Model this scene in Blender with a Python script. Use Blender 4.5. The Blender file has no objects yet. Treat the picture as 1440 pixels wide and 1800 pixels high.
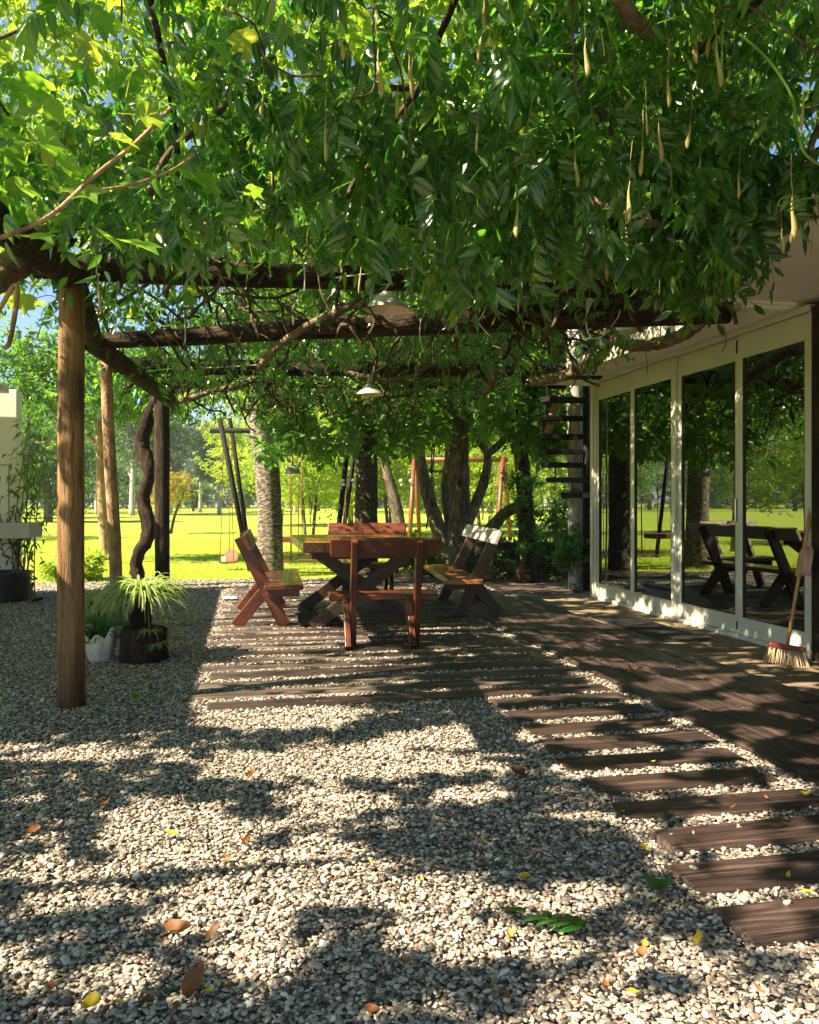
import bpy, math, random
import numpy as np
from mathutils import Vector, Matrix, Euler

S = bpy.context.scene
COL = S.collection
R_ = math.radians
rng = np.random.default_rng(7)
random.seed(7)

# ------------------------------------------------------------------ camera, world, sun, exposure
H, F, CX, CY = 1.2, 1440.0, 720.0, 880.0          # eye height, focal length and principal point of the photograph
cam_d = bpy.data.cameras.new("camera"); cam = bpy.data.objects.new("camera", cam_d); COL.objects.link(cam)
cam.location = (0, 0, H); cam.rotation_euler = (R_(90), 0, 0)
cam_d.sensor_fit = 'AUTO'; cam_d.sensor_width = 36; cam_d.lens = 28.8
cam_d.shift_y = -20 / 1800; cam_d.clip_start = 0.05; cam_d.clip_end = 2000
S.camera = cam

SUN_AZ = math.atan2(-0.9803, -0.1974) - R_(13)              # from the left, a little behind the camera
SUN_EL = R_(45)
SHX, SHY = -math.sin(SUN_AZ), -math.cos(SUN_AZ)      # the way shadows fall on the ground
sunv = Vector((math.sin(SUN_AZ) * math.cos(SUN_EL), math.cos(SUN_AZ) * math.cos(SUN_EL), math.sin(SUN_EL)))
world = bpy.data.worlds.new("World"); S.world = world; world.use_nodes = True
wn = world.node_tree.nodes; wl = world.node_tree.links
sky = wn.new('ShaderNodeTexSky'); sky.sky_type = 'NISHITA'; sky.sun_disc = False
sky.sun_elevation = SUN_EL; sky.sun_rotation = SUN_AZ; sky.air_density = 1.0; sky.dust_density = 0.6; sky.ozone_density = 4.0
bg = wn['Background']; bg.inputs['Strength'].default_value = 0.05
wl.new(sky.outputs[0], bg.inputs[0])
sun_d = bpy.data.lights.new("sun", 'SUN'); sun_d.energy = 5.0; sun_d.angle = R_(0.5); sun_d.color = (1.0, 0.83, 0.58)
sun = bpy.data.objects.new("sun", sun_d); COL.objects.link(sun); sun.location = (-20, -5, 30)
sun.rotation_euler = sunv.to_track_quat('Z', 'Y').to_euler()
S.view_settings.view_transform = 'Standard'; S.view_settings.look = 'None'
S.view_settings.exposure = 2.2; S.view_settings.gamma = 1.0
S.render.engine = 'CYCLES'
c = S.cycles
c.use_denoising = True; c.max_bounces = 8; c.diffuse_bounces = 2; c.glossy_bounces = 4; c.transmission_bounces = 6
c.transparent_max_bounces = 8; c.caustics_reflective = False; c.caustics_refractive = False; c.sample_clamp_indirect = 6

# ------------------------------------------------------------------ helpers
def G(px, py):                                     # where a pixel of the photograph meets the ground
    Y = H * F / (py - CY); return Vector(((px - CX) / F * Y, Y, 0))
def P(px, py, Y):                                  # the point at distance Y behind a pixel
    return Vector(((px - CX) / F * Y, Y, H - (py - CY) / F * Y))
UD = Vector((-0.1974, 0.9803, 0)); VD = Vector((0.9803, 0.1974, 0))   # along and across the house
def UV(u, v, z=0.0): return UD * u + VD * v + Vector((0, 0, z))
HROT = math.atan2(UD.y, UD.x) - math.pi / 2        # yaw of the house grid

def tag(o, label=None, cat=None, group=None, kind=None):
    if label: o['label'] = label
    if cat: o['category'] = cat
    if group: o['group'] = group
    if kind: o['kind'] = kind
    return o
def empty(name, loc=(0, 0, 0), rz=0.0):
    o = bpy.data.objects.new(name, None); COL.objects.link(o); o.location = loc; o.rotation_euler = (0, 0, rz); o.empty_display_size = .1
    return o

class MB:
    def __init__(s): s.v = []; s.f = []
    def quadbox(s, pts):
        n = len(s.v); s.v += [tuple(p) for p in pts]
        s.f += [tuple(n + i for i in q) for q in ((0, 3, 2, 1), (4, 5, 6, 7), (0, 1, 5, 4), (1, 2, 6, 5), (2, 3, 7, 6), (3, 0, 4, 7))]
        return s
    def box(s, c, d, rot=None):
        c = Vector(c); hx, hy, hz = d[0] / 2, d[1] / 2, d[2] / 2
        pts = [Vector((x, y, z)) for z in (-hz, hz) for (x, y) in ((-hx, -hy), (hx, -hy), (hx, hy), (-hx, hy))]
        if rot is not None: pts = [rot @ p for p in pts]
        return s.quadbox([c + p for p in pts])
    def uvbox(s, u0, u1, v0, v1, z0, z1):
        return s.quadbox([UV(u, v, z) for z in (z0, z1) for (u, v) in ((u0, v0), (u0, v1), (u1, v1), (u1, v0))])
    def tube(s, pts, rad, seg=8, lump=0.0, caps=True, rnd=random):
        pts = [Vector(p) for p in pts]; k = len(pts)
        if not hasattr(rad, '__len__'): rad = [rad] * k
        n0 = len(s.v); prev = None
        for i, p in enumerate(pts):
            t = (pts[min(i + 1, k - 1)] - pts[max(i - 1, 0)]).normalized()
            if prev is None:
                a = Vector((0, 0, 1)) if abs(t.z) < .9 else Vector((1, 0, 0)); prev = t.cross(a).normalized()
            nx = (prev - t * prev.dot(t)).normalized(); prev = nx; ny = t.cross(nx)
            for j in range(seg):
                an = 2 * math.pi * j / seg; r = rad[i] * (1 + lump * (rnd.random() - .5) * 2)
                s.v.append(tuple(p + nx * (r * math.cos(an)) + ny * (r * math.sin(an))))
        for i in range(k - 1):
            for j in range(seg):
                a = n0 + i * seg + j; b = n0 + i * seg + (j + 1) % seg
                s.f.append((a, b, b + seg, a + seg))
        if caps:
            s.f.append(tuple(n0 + j for j in range(seg))[::-1]); s.f.append(tuple(n0 + (k - 1) * seg + j for j in range(seg)))
        return s
    def lathe(s, prof, c=(0, 0, 0), seg=24):
        n0 = len(s.v); c = Vector(c)
        for (r, z) in prof:
            for j in range(seg):
                an = 2 * math.pi * j / seg; s.v.append(tuple(c + Vector((r * math.cos(an), r * math.sin(an), z))))
        for i in range(len(prof) - 1):
            for j in range(seg):
                a = n0 + i * seg + j; b = n0 + i * seg + (j + 1) % seg; s.f.append((a, b, b + seg, a + seg))
        return s
    def poly(s, pts):
        n = len(s.v); s.v += [tuple(p) for p in pts]; s.f.append(tuple(range(n, n + len(pts)))); return s
    def build(s, name, m, parent=None, smooth=False, bevel=0.0, loc=None, rot=None):
        me = bpy.data.meshes.new(name); me.from_pydata(s.v, [], s.f); me.update()
        if smooth: me.polygons.foreach_set('use_smooth', [True] * len(me.polygons))
        me.materials.append(m); o = bpy.data.objects.new(name, me); COL.objects.link(o)
        if parent is not None: o.parent = parent
        if loc is not None: o.location = loc
        if rot is not None: o.rotation_euler = rot
        if bevel:
            b = o.modifiers.new('bevel', 'BEVEL'); b.width = bevel; b.segments = 2; b.limit_method = 'ANGLE'
        return o

def smooth_path(pts, n=6):                         # Catmull-Rom through the points
    pts = [Vector(p) for p in pts]; out = []
    for i in range(len(pts) - 1):
        p0, p1, p2, p3 = pts[max(i - 1, 0)], pts[i], pts[i + 1], pts[min(i + 2, len(pts) - 1)]
        for k in range(n):
            t = k / n; out.append(.5 * ((2 * p1) + (p2 - p0) * t + (2 * p0 - 5 * p1 + 4 * p2 - p3) * t * t + (3 * p1 - p0 - 3 * p2 + p3) * t ** 3))
    out.append(pts[-1]); return out
def lerp_r(rads, n):
    return list(np.interp(np.linspace(0, 1, n), np.linspace(0, 1, len(rads)), rads))

def plank(name, p0, p1, w, t, m, parent=None, up=(0, 0, 1), bevel=.006, ends=0.0):
    """a timber from p0 to p1: length on the local x axis, w across, t thick along 'up'"""
    p0, p1 = Vector(p0), Vector(p1); L = (p1 - p0).length; x = (p1 - p0).normalized(); u = Vector(up)
    z = (u - x * u.dot(x)).normalized(); y = z.cross(x)
    o = MB().box((0, 0, 0), (L, w, t)).build(name, m, parent, bevel=bevel)
    o.matrix_local = Matrix.Translation((p0 + p1) / 2) @ Matrix((x, y, z)).transposed().to_4x4()
    return o

# ------------------------------------------------------------------ materials
def ramp(nt, cols, pos=None):
    r = nt.nodes.new('ShaderNodeValToRGB'); e = r.color_ramp.elements
    pos = pos or [i / max(1, len(cols) - 1) for i in range(len(cols))]
    while len(e) < len(cols): e.new(.5)
    for i, (cc, pp) in enumerate(zip(cols, pos)): e[i].position = pp; e[i].color = (*cc, 1)
    return r
def mat(name, cols, scale=8, stretch=(1, 1, 1), rough=.6, bump=.3, bdist=.01, spec=.5, bscale=4, metal=0.0, coat=0.0, lo=.3, hi=.7, rvar=.15, detail=8, crack=0.0, cst=None):
    m = bpy.data.materials.new(name); m.use_nodes = True; nt = m.node_tree; L = nt.links; b = nt.nodes['Principled BSDF']
    tc = nt.nodes.new('ShaderNodeTexCoord'); mp = nt.nodes.new('ShaderNodeMapping'); mp.inputs['Scale'].default_value = stretch
    oi = nt.nodes.new('ShaderNodeObjectInfo'); ad = nt.nodes.new('ShaderNodeVectorMath'); ad.operation = 'ADD'
    ml = nt.nodes.new('ShaderNodeMath'); ml.operation = 'MULTIPLY'; ml.inputs[1].default_value = 37
    L.new(oi.outputs['Random'], ml.inputs[0]); L.new(tc.outputs['Object'], ad.inputs[0]); L.new(ml.outputs[0], ad.inputs[1])
    L.new(ad.outputs[0], mp.inputs[0])
    n1 = nt.nodes.new('ShaderNodeTexNoise'); n1.inputs['Scale'].default_value = scale; n1.inputs['Detail'].default_value = detail; n1.inputs['Roughness'].default_value = .65
    L.new(mp.outputs[0], n1.inputs[0])
    k = len(cols); r = ramp(nt, cols, [lo + (hi - lo) * i / max(1, k - 1) for i in range(k)])
    L.new(n1.outputs[0], r.inputs[0]); L.new(r.outputs[0], b.inputs['Base Color']); ck = None
    if crack:                                      # splits along the grain and darker stains
        mp2 = nt.nodes.new('ShaderNodeMapping'); mp2.inputs['Scale'].default_value = cst or stretch; L.new(ad.outputs[0], mp2.inputs[0])
        n3 = nt.nodes.new('ShaderNodeTexNoise'); n3.inputs['Scale'].default_value = scale * .8; n3.inputs['Detail'].default_value = 3; L.new(mp2.outputs[0], n3.inputs[0])
        n4 = nt.nodes.new('ShaderNodeTexNoise'); n4.inputs['Scale'].default_value = 2.3; n4.inputs['Detail'].default_value = 5; L.new(ad.outputs[0], n4.inputs[0])
        ck = ramp(nt, [(1, 1, 1), (1, 1, 1), (.12, .12, .12), (1, 1, 1), (1, 1, 1)], [0, .475, .5, .525, 1]); L.new(n3.outputs[0], ck.inputs[0])
        st = ramp(nt, [(.45, .43, .42), (1, 1, 1), (1.25, 1.22, 1.18)], [.32, .5, .72]); L.new(n4.outputs[0], st.inputs[0])
        m1 = nt.nodes.new('ShaderNodeMix'); m1.data_type = 'RGBA'; m1.blend_type = 'MULTIPLY'; m1.inputs['Factor'].default_value = crack; L.new(r.outputs[0], m1.inputs['A']); L.new(ck.outputs[0], m1.inputs['B'])
        m2 = nt.nodes.new('ShaderNodeMix'); m2.data_type = 'RGBA'; m2.blend_type = 'MULTIPLY'; m2.inputs['Factor'].default_value = .9; L.new(m1.outputs['Result'], m2.inputs['A']); L.new(st.outputs[0], m2.inputs['B']); L.new(m2.outputs['Result'], b.inputs['Base Color'])
    n2 = nt.nodes.new('ShaderNodeTexNoise'); n2.inputs['Scale'].default_value = scale * bscale; n2.inputs['Detail'].default_value = 6
    L.new(mp.outputs[0], n2.inputs[0])
    bp = nt.nodes.new('ShaderNodeBump'); bp.inputs['Strength'].default_value = bump; bp.inputs['Distance'].default_value = bdist
    mx = nt.nodes.new('ShaderNodeMath'); mx.operation = 'ADD'; L.new(n1.outputs[0], mx.inputs[0]); L.new(n2.outputs[0], mx.inputs[1])
    
    if ck is not None:
        m3 = nt.nodes.new('ShaderNodeMath'); m3.operation = 'ADD'; L.new(mx.outputs[0], m3.inputs[0]); L.new(ck.outputs[0], m3.inputs[1]); mx = m3
    L.new(mx.outputs[0], bp.inputs['Height']); L.new(bp.outputs[0], b.inputs['Normal'])
    mr = nt.nodes.new('ShaderNodeMapRange'); mr.inputs['To Min'].default_value = max(.02, rough - rvar); mr.inputs['To Max'].default_value = min(1, rough + rvar)
    L.new(n2.outputs[0], mr.inputs[0]); L.new(mr.outputs[0], b.inputs['Roughness'])
    b.inputs['Specular IOR Level'].default_value = spec; b.inputs['Metallic'].default_value = metal; b.inputs['Coat Weight'].default_value = coat
    return m
def leaf_mat(name, cols, trans, tfac=.42, rough=.38, pos=None, spec=.5):
    m = bpy.data.materials.new(name); m.use_nodes = True; nt = m.node_tree; L = nt.links; b = nt.nodes['Principled BSDF']
    at = nt.nodes.new('ShaderNodeAttribute'); at.attribute_name = 'rnd'
    r = ramp(nt, cols, pos); L.new(at.outputs['Fac'], r.inputs[0])
    va = nt.nodes.new('ShaderNodeAttribute'); va.attribute_name = 'vein'; vr = ramp(nt, [(0, 0, 0), (0, 0, 0), (1, 1, 1)], [0, .82, 1.0]); L.new(va.outputs['Fac'], vr.inputs[0])
    tc = nt.nodes.new('ShaderNodeTexCoord'); nz = nt.nodes.new('ShaderNodeTexNoise'); nz.inputs['Scale'].default_value = 30; nz.inputs['Detail'].default_value = 4; L.new(tc.outputs['Object'], nz.inputs[0])
    nr = nt.nodes.new('ShaderNodeMapRange'); nr.inputs['To Min'].default_value = .6; nr.inputs['To Max'].default_value = 1.45; L.new(nz.outputs[0], nr.inputs[0])
    sc = nt.nodes.new('ShaderNodeVectorMath'); sc.operation = 'SCALE'; L.new(r.outputs[0], sc.inputs[0]); L.new(nr.outputs[0], sc.inputs['Scale'])
    vm = nt.nodes.new('ShaderNodeMix'); vm.data_type = 'RGBA'; vm.inputs['B'].default_value = (cols[-1][0] * .5 + .14, cols[-1][1] * .5 + .2, .06, 1); L.new(vr.outputs[0], vm.inputs['Factor']); L.new(sc.outputs[0], vm.inputs['A'])
    L.new(vm.outputs['Result'], b.inputs['Base Color']); bp = nt.nodes.new('ShaderNodeBump'); bp.inputs['Strength'].default_value = .25; bp.inputs['Distance'].default_value = .01; L.new(nz.outputs[0], bp.inputs['Height']); L.new(bp.outputs[0], b.inputs['Normal'])
    b.inputs['Roughness'].default_value = rough; b.inputs['Specular IOR Level'].default_value = spec
    t = nt.nodes.new('ShaderNodeBsdfTranslucent'); r2 = ramp(nt, trans, pos if pos and len(pos) == len(trans) else None)
    L.new(at.outputs['Fac'], r2.inputs[0]); L.new(r2.outputs[0], t.inputs[0])
    mx = nt.nodes.new('ShaderNodeMixShader'); mx.inputs[0].default_value = tfac
    L.new(b.outputs[0], mx.inputs[1]); L.new(t.outputs[0], mx.inputs[2]); L.new(mx.outputs[0], nt.nodes['Material Output'].inputs[0])
    return m

M = {}
M['red_wood'] = mat('red_wood', [(.045, .011, .006), (.11, .027, .012), (.17, .05, .022)], 6, (.35, 4, 4), .36, .3, .005, .5, coat=.25, crack=.55, cst=(.3, 10, 10))
M['dark_wood'] = mat('dark_wood', [(.018, .012, .009), (.05, .03, .02), (.09, .05, .03)], 6, (.35, 4, 4), .5, .3, .005)
M['table_wood'] = mat('table_wood', [(.16, .05, .014), (.34, .13, .04), (.42, .18, .06)], 5, (.3, 4, 4), .22, .2, .003, .5, coat=.5)
M['sun_toned_wood'] = mat('sun_toned_wood', [(.30, .26, .22), (.44, .40, .35)], 5, (.3, 4, 4), .45, .25, .004)  # bench wood made pale: the sun on the right backrest is in the colour
M['sleeper'] = mat('sleeper', [(.014, .009, .008), (.042, .027, .025), (.15, .108, .095)], 5, (.35, 5, 5), .42, .6, .012, .5, lo=.28, hi=.75, crack=.9, cst=(.22, 9, 9))
M['sleeper_grey'] = mat('sleeper_grey', [(.018, .013, .012), (.07, .053, .047), (.28, .23, .20)], 5, (.35, 5, 5), .55, .6, .012, .4, crack=.9, cst=(.22, 9, 9))
M['log'] = mat('log', [(.012, .008, .006), (.035, .023, .014), (.07, .045, .026)], 5, (3, 3, .6), .85, .8, .03, .2, crack=.8, cst=(6, 6, .5))
M['beam_log'] = mat('beam_log', [(.012, .008, .006), (.032, .02, .013), (.10, .064, .036)], 4, (1, 3, 3), .85, .8, .03, .2, crack=.8, cst=(.5, 5, 5))
M['post_wood'] = mat('post_wood', [(.095, .054, .023), (.21, .122, .056), (.28, .175, .088)], 5, (5, 5, .5), .75, .5, .012, .25, crack=.75, cst=(9, 9, .35))
M['peeled'] = mat('peeled', [(.12, .06, .03), (.34, .21, .12), (.44, .31, .2)], 9, (2, 2, .7), .8, .6, .02, .3)
M['bark'] = mat('bark', [(.02, .016, .012), (.10, .08, .06), (.26, .22, .175)], 20, (1, 1, 2.2), .9, 1.0, .05, .2, lo=.36, hi=.62)
M['speckled_bark'] = mat('speckled_bark', [(.02, .016, .012), (.13, .105, .08), (.36, .32, .27)], 13, (1, 1, 2.6), .9, 1.0, .03, .2, lo=.34, hi=.58)
M['grey_bark'] = mat('grey_bark', [(.05, .038, .025), (.19, .15, .105), (.38, .32, .24)], 9, (2, 2, .6), .9, 1.0, .05, .2, crack=.85, cst=(3, 3, .45))
M['pale_bark'] = mat('pale_bark', [(.16, .14, .12), (.34, .32, .29), (.48, .46, .44)], 5, (2, 2, .6), .8, .4, .02, .2)
M['vine_bark'] = mat('vine_bark', [(.06, .04, .025), (.17, .125, .08), (.28, .23, .16)], 12, (1, 1, 1), .9, .8, .02, .2)
M['twig_bark'] = mat('twig_bark', [(.02, .014, .01), (.06, .043, .028), (.14, .11, .075)], 12, (1, 1, 1), .9, .6, .01, .2)
M['white_alu'] = mat('white_alu', [(.50, .50, .43), (.60, .60, .53)], 3, (1, 1, 1), .35, .05, .002)
M['plaster'] = mat('plaster', [(.52, .47, .38), (.66, .61, .52)], 4, (1, 1, 1), .8, .15, .004)
M['white_paint'] = mat('white_paint', [(.55, .52, .42), (.78, .76, .66), (.82, .8, .72)], 3, (1, 1, 1), .8, .15, .004, lo=.25, hi=.5)
M['soffit'] = mat('soffit', [(.55, .47, .37), (.84, .82, .78), (.86, .85, .82)], 2.0, (1, 1, 1), .75, .15, .004, lo=.22, hi=.5)
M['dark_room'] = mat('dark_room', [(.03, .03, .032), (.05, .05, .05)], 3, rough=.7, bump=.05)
M['concrete'] = mat('concrete', [(.09, .065, .04), (.16, .12, .075), (.23, .18, .12)], 4, (1, 1, 1), .85, .4, .006)
M['pale_concrete'] = mat('pale_concrete', [(.40, .38, .34), (.55, .53, .48)], 5, (1, 1, 1), .85, .3, .006)
M['black_metal'] = mat('black_metal', [(.008, .008, .009), (.018, .018, .018)], 12, spec=.15, rough=.75, bump=.1, bdist=.002)
M['rubber'] = mat('rubber', [(.018, .018, .02), (.04, .04, .042)], 20, rough=.6, bump=.2)
M['silver'] = mat('silver', [(.55, .55, .55), (.7, .7, .7)], 20, rough=.3, bump=.05, metal=1.0)
M['grey_enamel'] = mat('grey_enamel', [(.24, .27, .24), (.36, .39, .35)], 9, rough=.4, bump=.08, bdist=.002)
M['white_enamel'] = mat('white_enamel', [(.55, .57, .6), (.7, .7, .7)], 9, rough=.35, bump=.05, bdist=.002)
M['cream'] = mat('cream', [(.62, .5, .36), (.72, .62, .48)], 9, rough=.5, bump=.05)
M['orange_wood'] = mat('orange_wood', [(.10, .03, .010), (.18, .06, .022)], 6, (1, 1, 1), .5, .2, .004)
M['broom_wood'] = mat('broom_wood', [(.34, .16, .06), (.52, .28, .12)], 7, (5, 5, .5), .45, .1, .002)
M['bristle'] = mat('bristle', [(.30, .22, .12), (.55, .45, .30)], 60, (3, 3, .3), .9, .6, .01)
M['pink_plastic'] = mat('pink_plastic', [(.42, .22, .16), (.50, .28, .21)], 6, rough=.4, bump=.04)
M['red_plastic'] = mat('red_plastic', [(.10, .014, .012), (.16, .024, .02)], 8, rough=.4, bump=.05)
M['shell_white'] = mat('shell_white', [(.5, .43, .32), (.72, .68, .6)], 9, rough=.7, bump=.3)
M['terracotta'] = mat('terracotta', [(.26, .08, .035), (.36, .13, .06)], 9, rough=.8, bump=.2)
M['black_plastic'] = mat('black_plastic', [(.012, .012, .014), (.025, .025, .028)], 6, rough=.4, bump=.05)
M['blue_paper'] = mat('blue_paper', [(.25, .38, .62), (.45, .55, .7)], 14, rough=.6, bump=.1)
M['blue_glass'] = mat('blue_glass', [(.05, .2, .55), (.08, .28, .65)], 6, rough=.1, bump=.02, coat=.5)
M['green_glass'] = mat('green_glass', [(.12, .4, .2), (.2, .5, .28)], 6, rough=.1, bump=.02, coat=.5)
M['cloth'] = mat('cloth', [(.55, .6, .66), (.72, .74, .76)], 18, rough=.9, bump=.4)
M['pod'] = mat('pod', [(.17, .13, .04), (.26, .22, .075), (.24, .26, .09)], 9, (1, 1, .4), .7, .25, .003)
M['soil'] = mat('soil', [(.03, .02, .014), (.075, .052, .036), (.12, .09, .065)], 14, rough=.95, bump=.9, bdist=.03)
M['wis_leaf'] = leaf_mat('wisteria_leaf', [(.006, .032, .012), (.010, .052, .016), (.020, .10, .020), (.04, .12, .02), (.18, .16, .02)], [(.025, .19, .02), (.07, .34, .03), (.24, .60, .04), (.44, .66, .06), (.75, .62, .06)], .42, .25, spec=.8, pos=[0, .3, .6, .9, .985])
M['top_leaf'] = leaf_mat('sun_toned_leaf', [(.05, .13, .015), (.08, .18, .02), (.13, .22, .03)], [(.34, .6, .04), (.48, .7, .05), (.62, .74, .07)], .5, .4)  # lighter copy of the wisteria leaf, sunshine mixed into the colour
M['grape_leaf'] = leaf_mat('lobed_leaf', [(.04, .14, .015), (.06, .2, .02), (.1, .24, .03), (.24, .24, .04)], [(.22, .55, .03), (.36, .70, .04), (.5, .75, .06), (.7, .66, .08)], .5, .4)
M['tree_leaf'] = leaf_mat('tree_leaf', [(.014, .05, .012), (.025, .085, .016), (.045, .12, .02)], [(.12, .34, .03), (.22, .48, .04), (.36, .58, .05)], .42, .42)
M['bright_leaf'] = leaf_mat('bright_leaf', [(.10, .17, .025), (.15, .23, .03), (.21, .27, .045)], [(.42, .62, .05), (.55, .72, .06), (.68, .76, .10)], .5, .5)
M['euc_leaf'] = leaf_mat('eucalyptus_leaf', [(.05, .09, .055), (.08, .125, .075), (.11, .15, .09)], [(.16, .26, .12), (.24, .34, .15)], .35, .5)
M['yellow_leaf'] = leaf_mat('yellow_leaf', [(.22, .17, .03), (.30, .24, .04), (.2, .22, .04)], [(.6, .46, .06), (.65, .6, .08)], .45, .5)
M['spider_leaf'] = leaf_mat('striped_leaf', [(.07, .15, .03), (.20, .29, .08), (.50, .54, .28)], [(.4, .6, .12), (.6, .7, .3)], .4, .4)
M['deep_leaf'] = leaf_mat('deep_leaf', [(.015, .07, .015), (.03, .11, .02)], [(.14, .38, .03), (.24, .5, .04)], .42, .3)
M['grass_blade'] = leaf_mat('grass_blade', [(.17, .27, .025), (.24, .33, .03), (.32, .38, .05)], [(.5, .66, .05), (.6, .72, .06), (.66, .74, .09)], .5, .55, spec=.25)
M['dry_leaf'] = leaf_mat('dry_leaf', [(.06, .025, .012), (.17, .06, .018), (.26, .12, .04)], [(.4, .14, .03), (.6, .25, .05)], .3, .6)
M['gold_leaf'] = leaf_mat('gold_leaf', [(.5, .36, .02), (.62, .48, .05)], [(.8, .6, .05), (.85, .7, .08)], .3, .5)

def glass_mat():
    m = bpy.data.materials.new('tinted_reflective_glass'); m.use_nodes = True; nt = m.node_tree; L = nt.links; nt.nodes.remove(nt.nodes['Principled BSDF'])
    g = nt.nodes.new('ShaderNodeBsdfGlossy'); g.inputs['Roughness'].default_value = 0.004; g.inputs['Color'].default_value = (.86, .92, .84, 1)
    t = nt.nodes.new('ShaderNodeBsdfTransparent'); t.inputs[0].default_value = (.16, .18, .18, 1)
    lw = nt.nodes.new('ShaderNodeFresnel'); lw.inputs['IOR'].default_value = 1.52
    mr = nt.nodes.new('ShaderNodeMapRange'); mr.inputs['To Min'].default_value = .27; mr.inputs['To Max'].default_value = 1.0; L.new(lw.outputs[0], mr.inputs[0])
    mx = nt.nodes.new('ShaderNodeMixShader'); L.new(mr.outputs[0], mx.inputs[0]); L.new(t.outputs[0], mx.inputs[1]); L.new(g.outputs[0], mx.inputs[2])
    L.new(mx.outputs[0], nt.nodes['Material Output'].inputs[0]); return m
M['glass'] = glass_mat()

def ground_mat(name, kind):
    m = bpy.data.materials.new(name); m.use_nodes = True; nt = m.node_tree; L = nt.links; b = nt.nodes['Principled BSDF']
    tc = nt.nodes.new('ShaderNodeTexCoord')
    if kind == 'gravel':
        vo = nt.nodes.new('ShaderNodeTexVoronoi'); vo.inputs['Scale'].default_value = 48; L.new(tc.outputs['Object'], vo.inputs[0])
        r = ramp(nt, [(.10, .09, .075), (.34, .29, .22), (.46, .41, .33), (.2, .165, .14), (.52, .48, .42)]); L.new(vo.outputs['Color'], r.inputs[0])
        vd = nt.nodes.new('ShaderNodeTexVoronoi'); vd.inputs['Scale'].default_value = 48; L.new(tc.outputs['Object'], vd.inputs[0])
        bp = nt.nodes.new('ShaderNodeBump'); bp.invert = True; bp.inputs['Strength'].default_value = 1.0; bp.inputs['Distance'].default_value = .02
        L.new(vd.outputs['Distance'], bp.inputs['Height']); L.new(bp.outputs[0], b.inputs['Normal']); L.new(r.outputs[0], b.inputs['Base Color'])
        b.inputs['Roughness'].default_value = .8
    else:
        n1 = nt.nodes.new('ShaderNodeTexNoise'); n1.inputs['Scale'].default_value = .35; n1.inputs['Detail'].default_value = 10; n1.inputs['Roughness'].default_value = .7
        L.new(tc.outputs['Object'], n1.inputs[0])
        n2 = nt.nodes.new('ShaderNodeTexNoise'); n2.inputs['Scale'].default_value = 22; n2.inputs['Detail'].default_value = 6; L.new(tc.outputs['Object'], n2.inputs[0])
        mx = nt.nodes.new('ShaderNodeMath'); mx.operation = 'ADD'; L.new(n1.outputs[0], mx.inputs[0]); L.new(n2.outputs[0], mx.inputs[1])
        r = ramp(nt, [(.12, .20, .02), (.25, .34, .035), (.36, .40, .07)], [.36, .5, .64])
        mh = nt.nodes.new('ShaderNodeMath'); mh.operation = 'MULTIPLY'; mh.inputs[1].default_value = .5; L.new(mx.outputs[0], mh.inputs[0]); L.new(mh.outputs[0], r.inputs[0])
        L.new(r.outputs[0], b.inputs['Base Color']); b.inputs['Roughness'].default_value = .9; b.inputs['Specular IOR Level'].default_value = .1
        bp = nt.nodes.new('ShaderNodeBump'); bp.inputs['Strength'].default_value = .6; bp.inputs['Distance'].default_value = .05; L.new(n2.outputs[0], bp.inputs['Height']); L.new(bp.outputs[0], b.inputs['Normal'])
    return m

# ------------------------------------------------------------------ leaf meshes
def leaflet(l, w, fold=.2, curl=.15, detail=True):
    if detail:
        v = [(0, 0, 0)]; f = []
        for t, ww in ((.14, .62), (.38, 1.0), (.64, .84), (.85, .40)):
            dz = -curl * l * t ** 1.7; v += [(t * l - .03 * l, -w * ww, fold * w * ww + dz), (t * l, 0, dz), (t * l - .03 * l, w * ww, fold * w * ww + dz)]
        v.append((l, 0, -curl * l)); f = [(0, 1, 2), (0, 2, 3)]
        for k in range(3):
            a = 1 + 3 * k; b = a + 3; f += [(a, b, b + 1), (a, b + 1, a + 1), (a + 1, b + 1, b + 2), (a + 1, b + 2, a + 2)]
        f += [(10, 13, 11), (11, 13, 12)]
    else:
        v = [(0, 0, 0), (.42 * l, -w, fold * w), (.45 * l, 0, 0), (.42 * l, w, fold * w), (l, 0, -curl * l)]
        f = [(0, 1, 2), (0, 2, 3), (1, 4, 2), (2, 4, 3)]
    return np.array(v), np.array(f)
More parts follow.
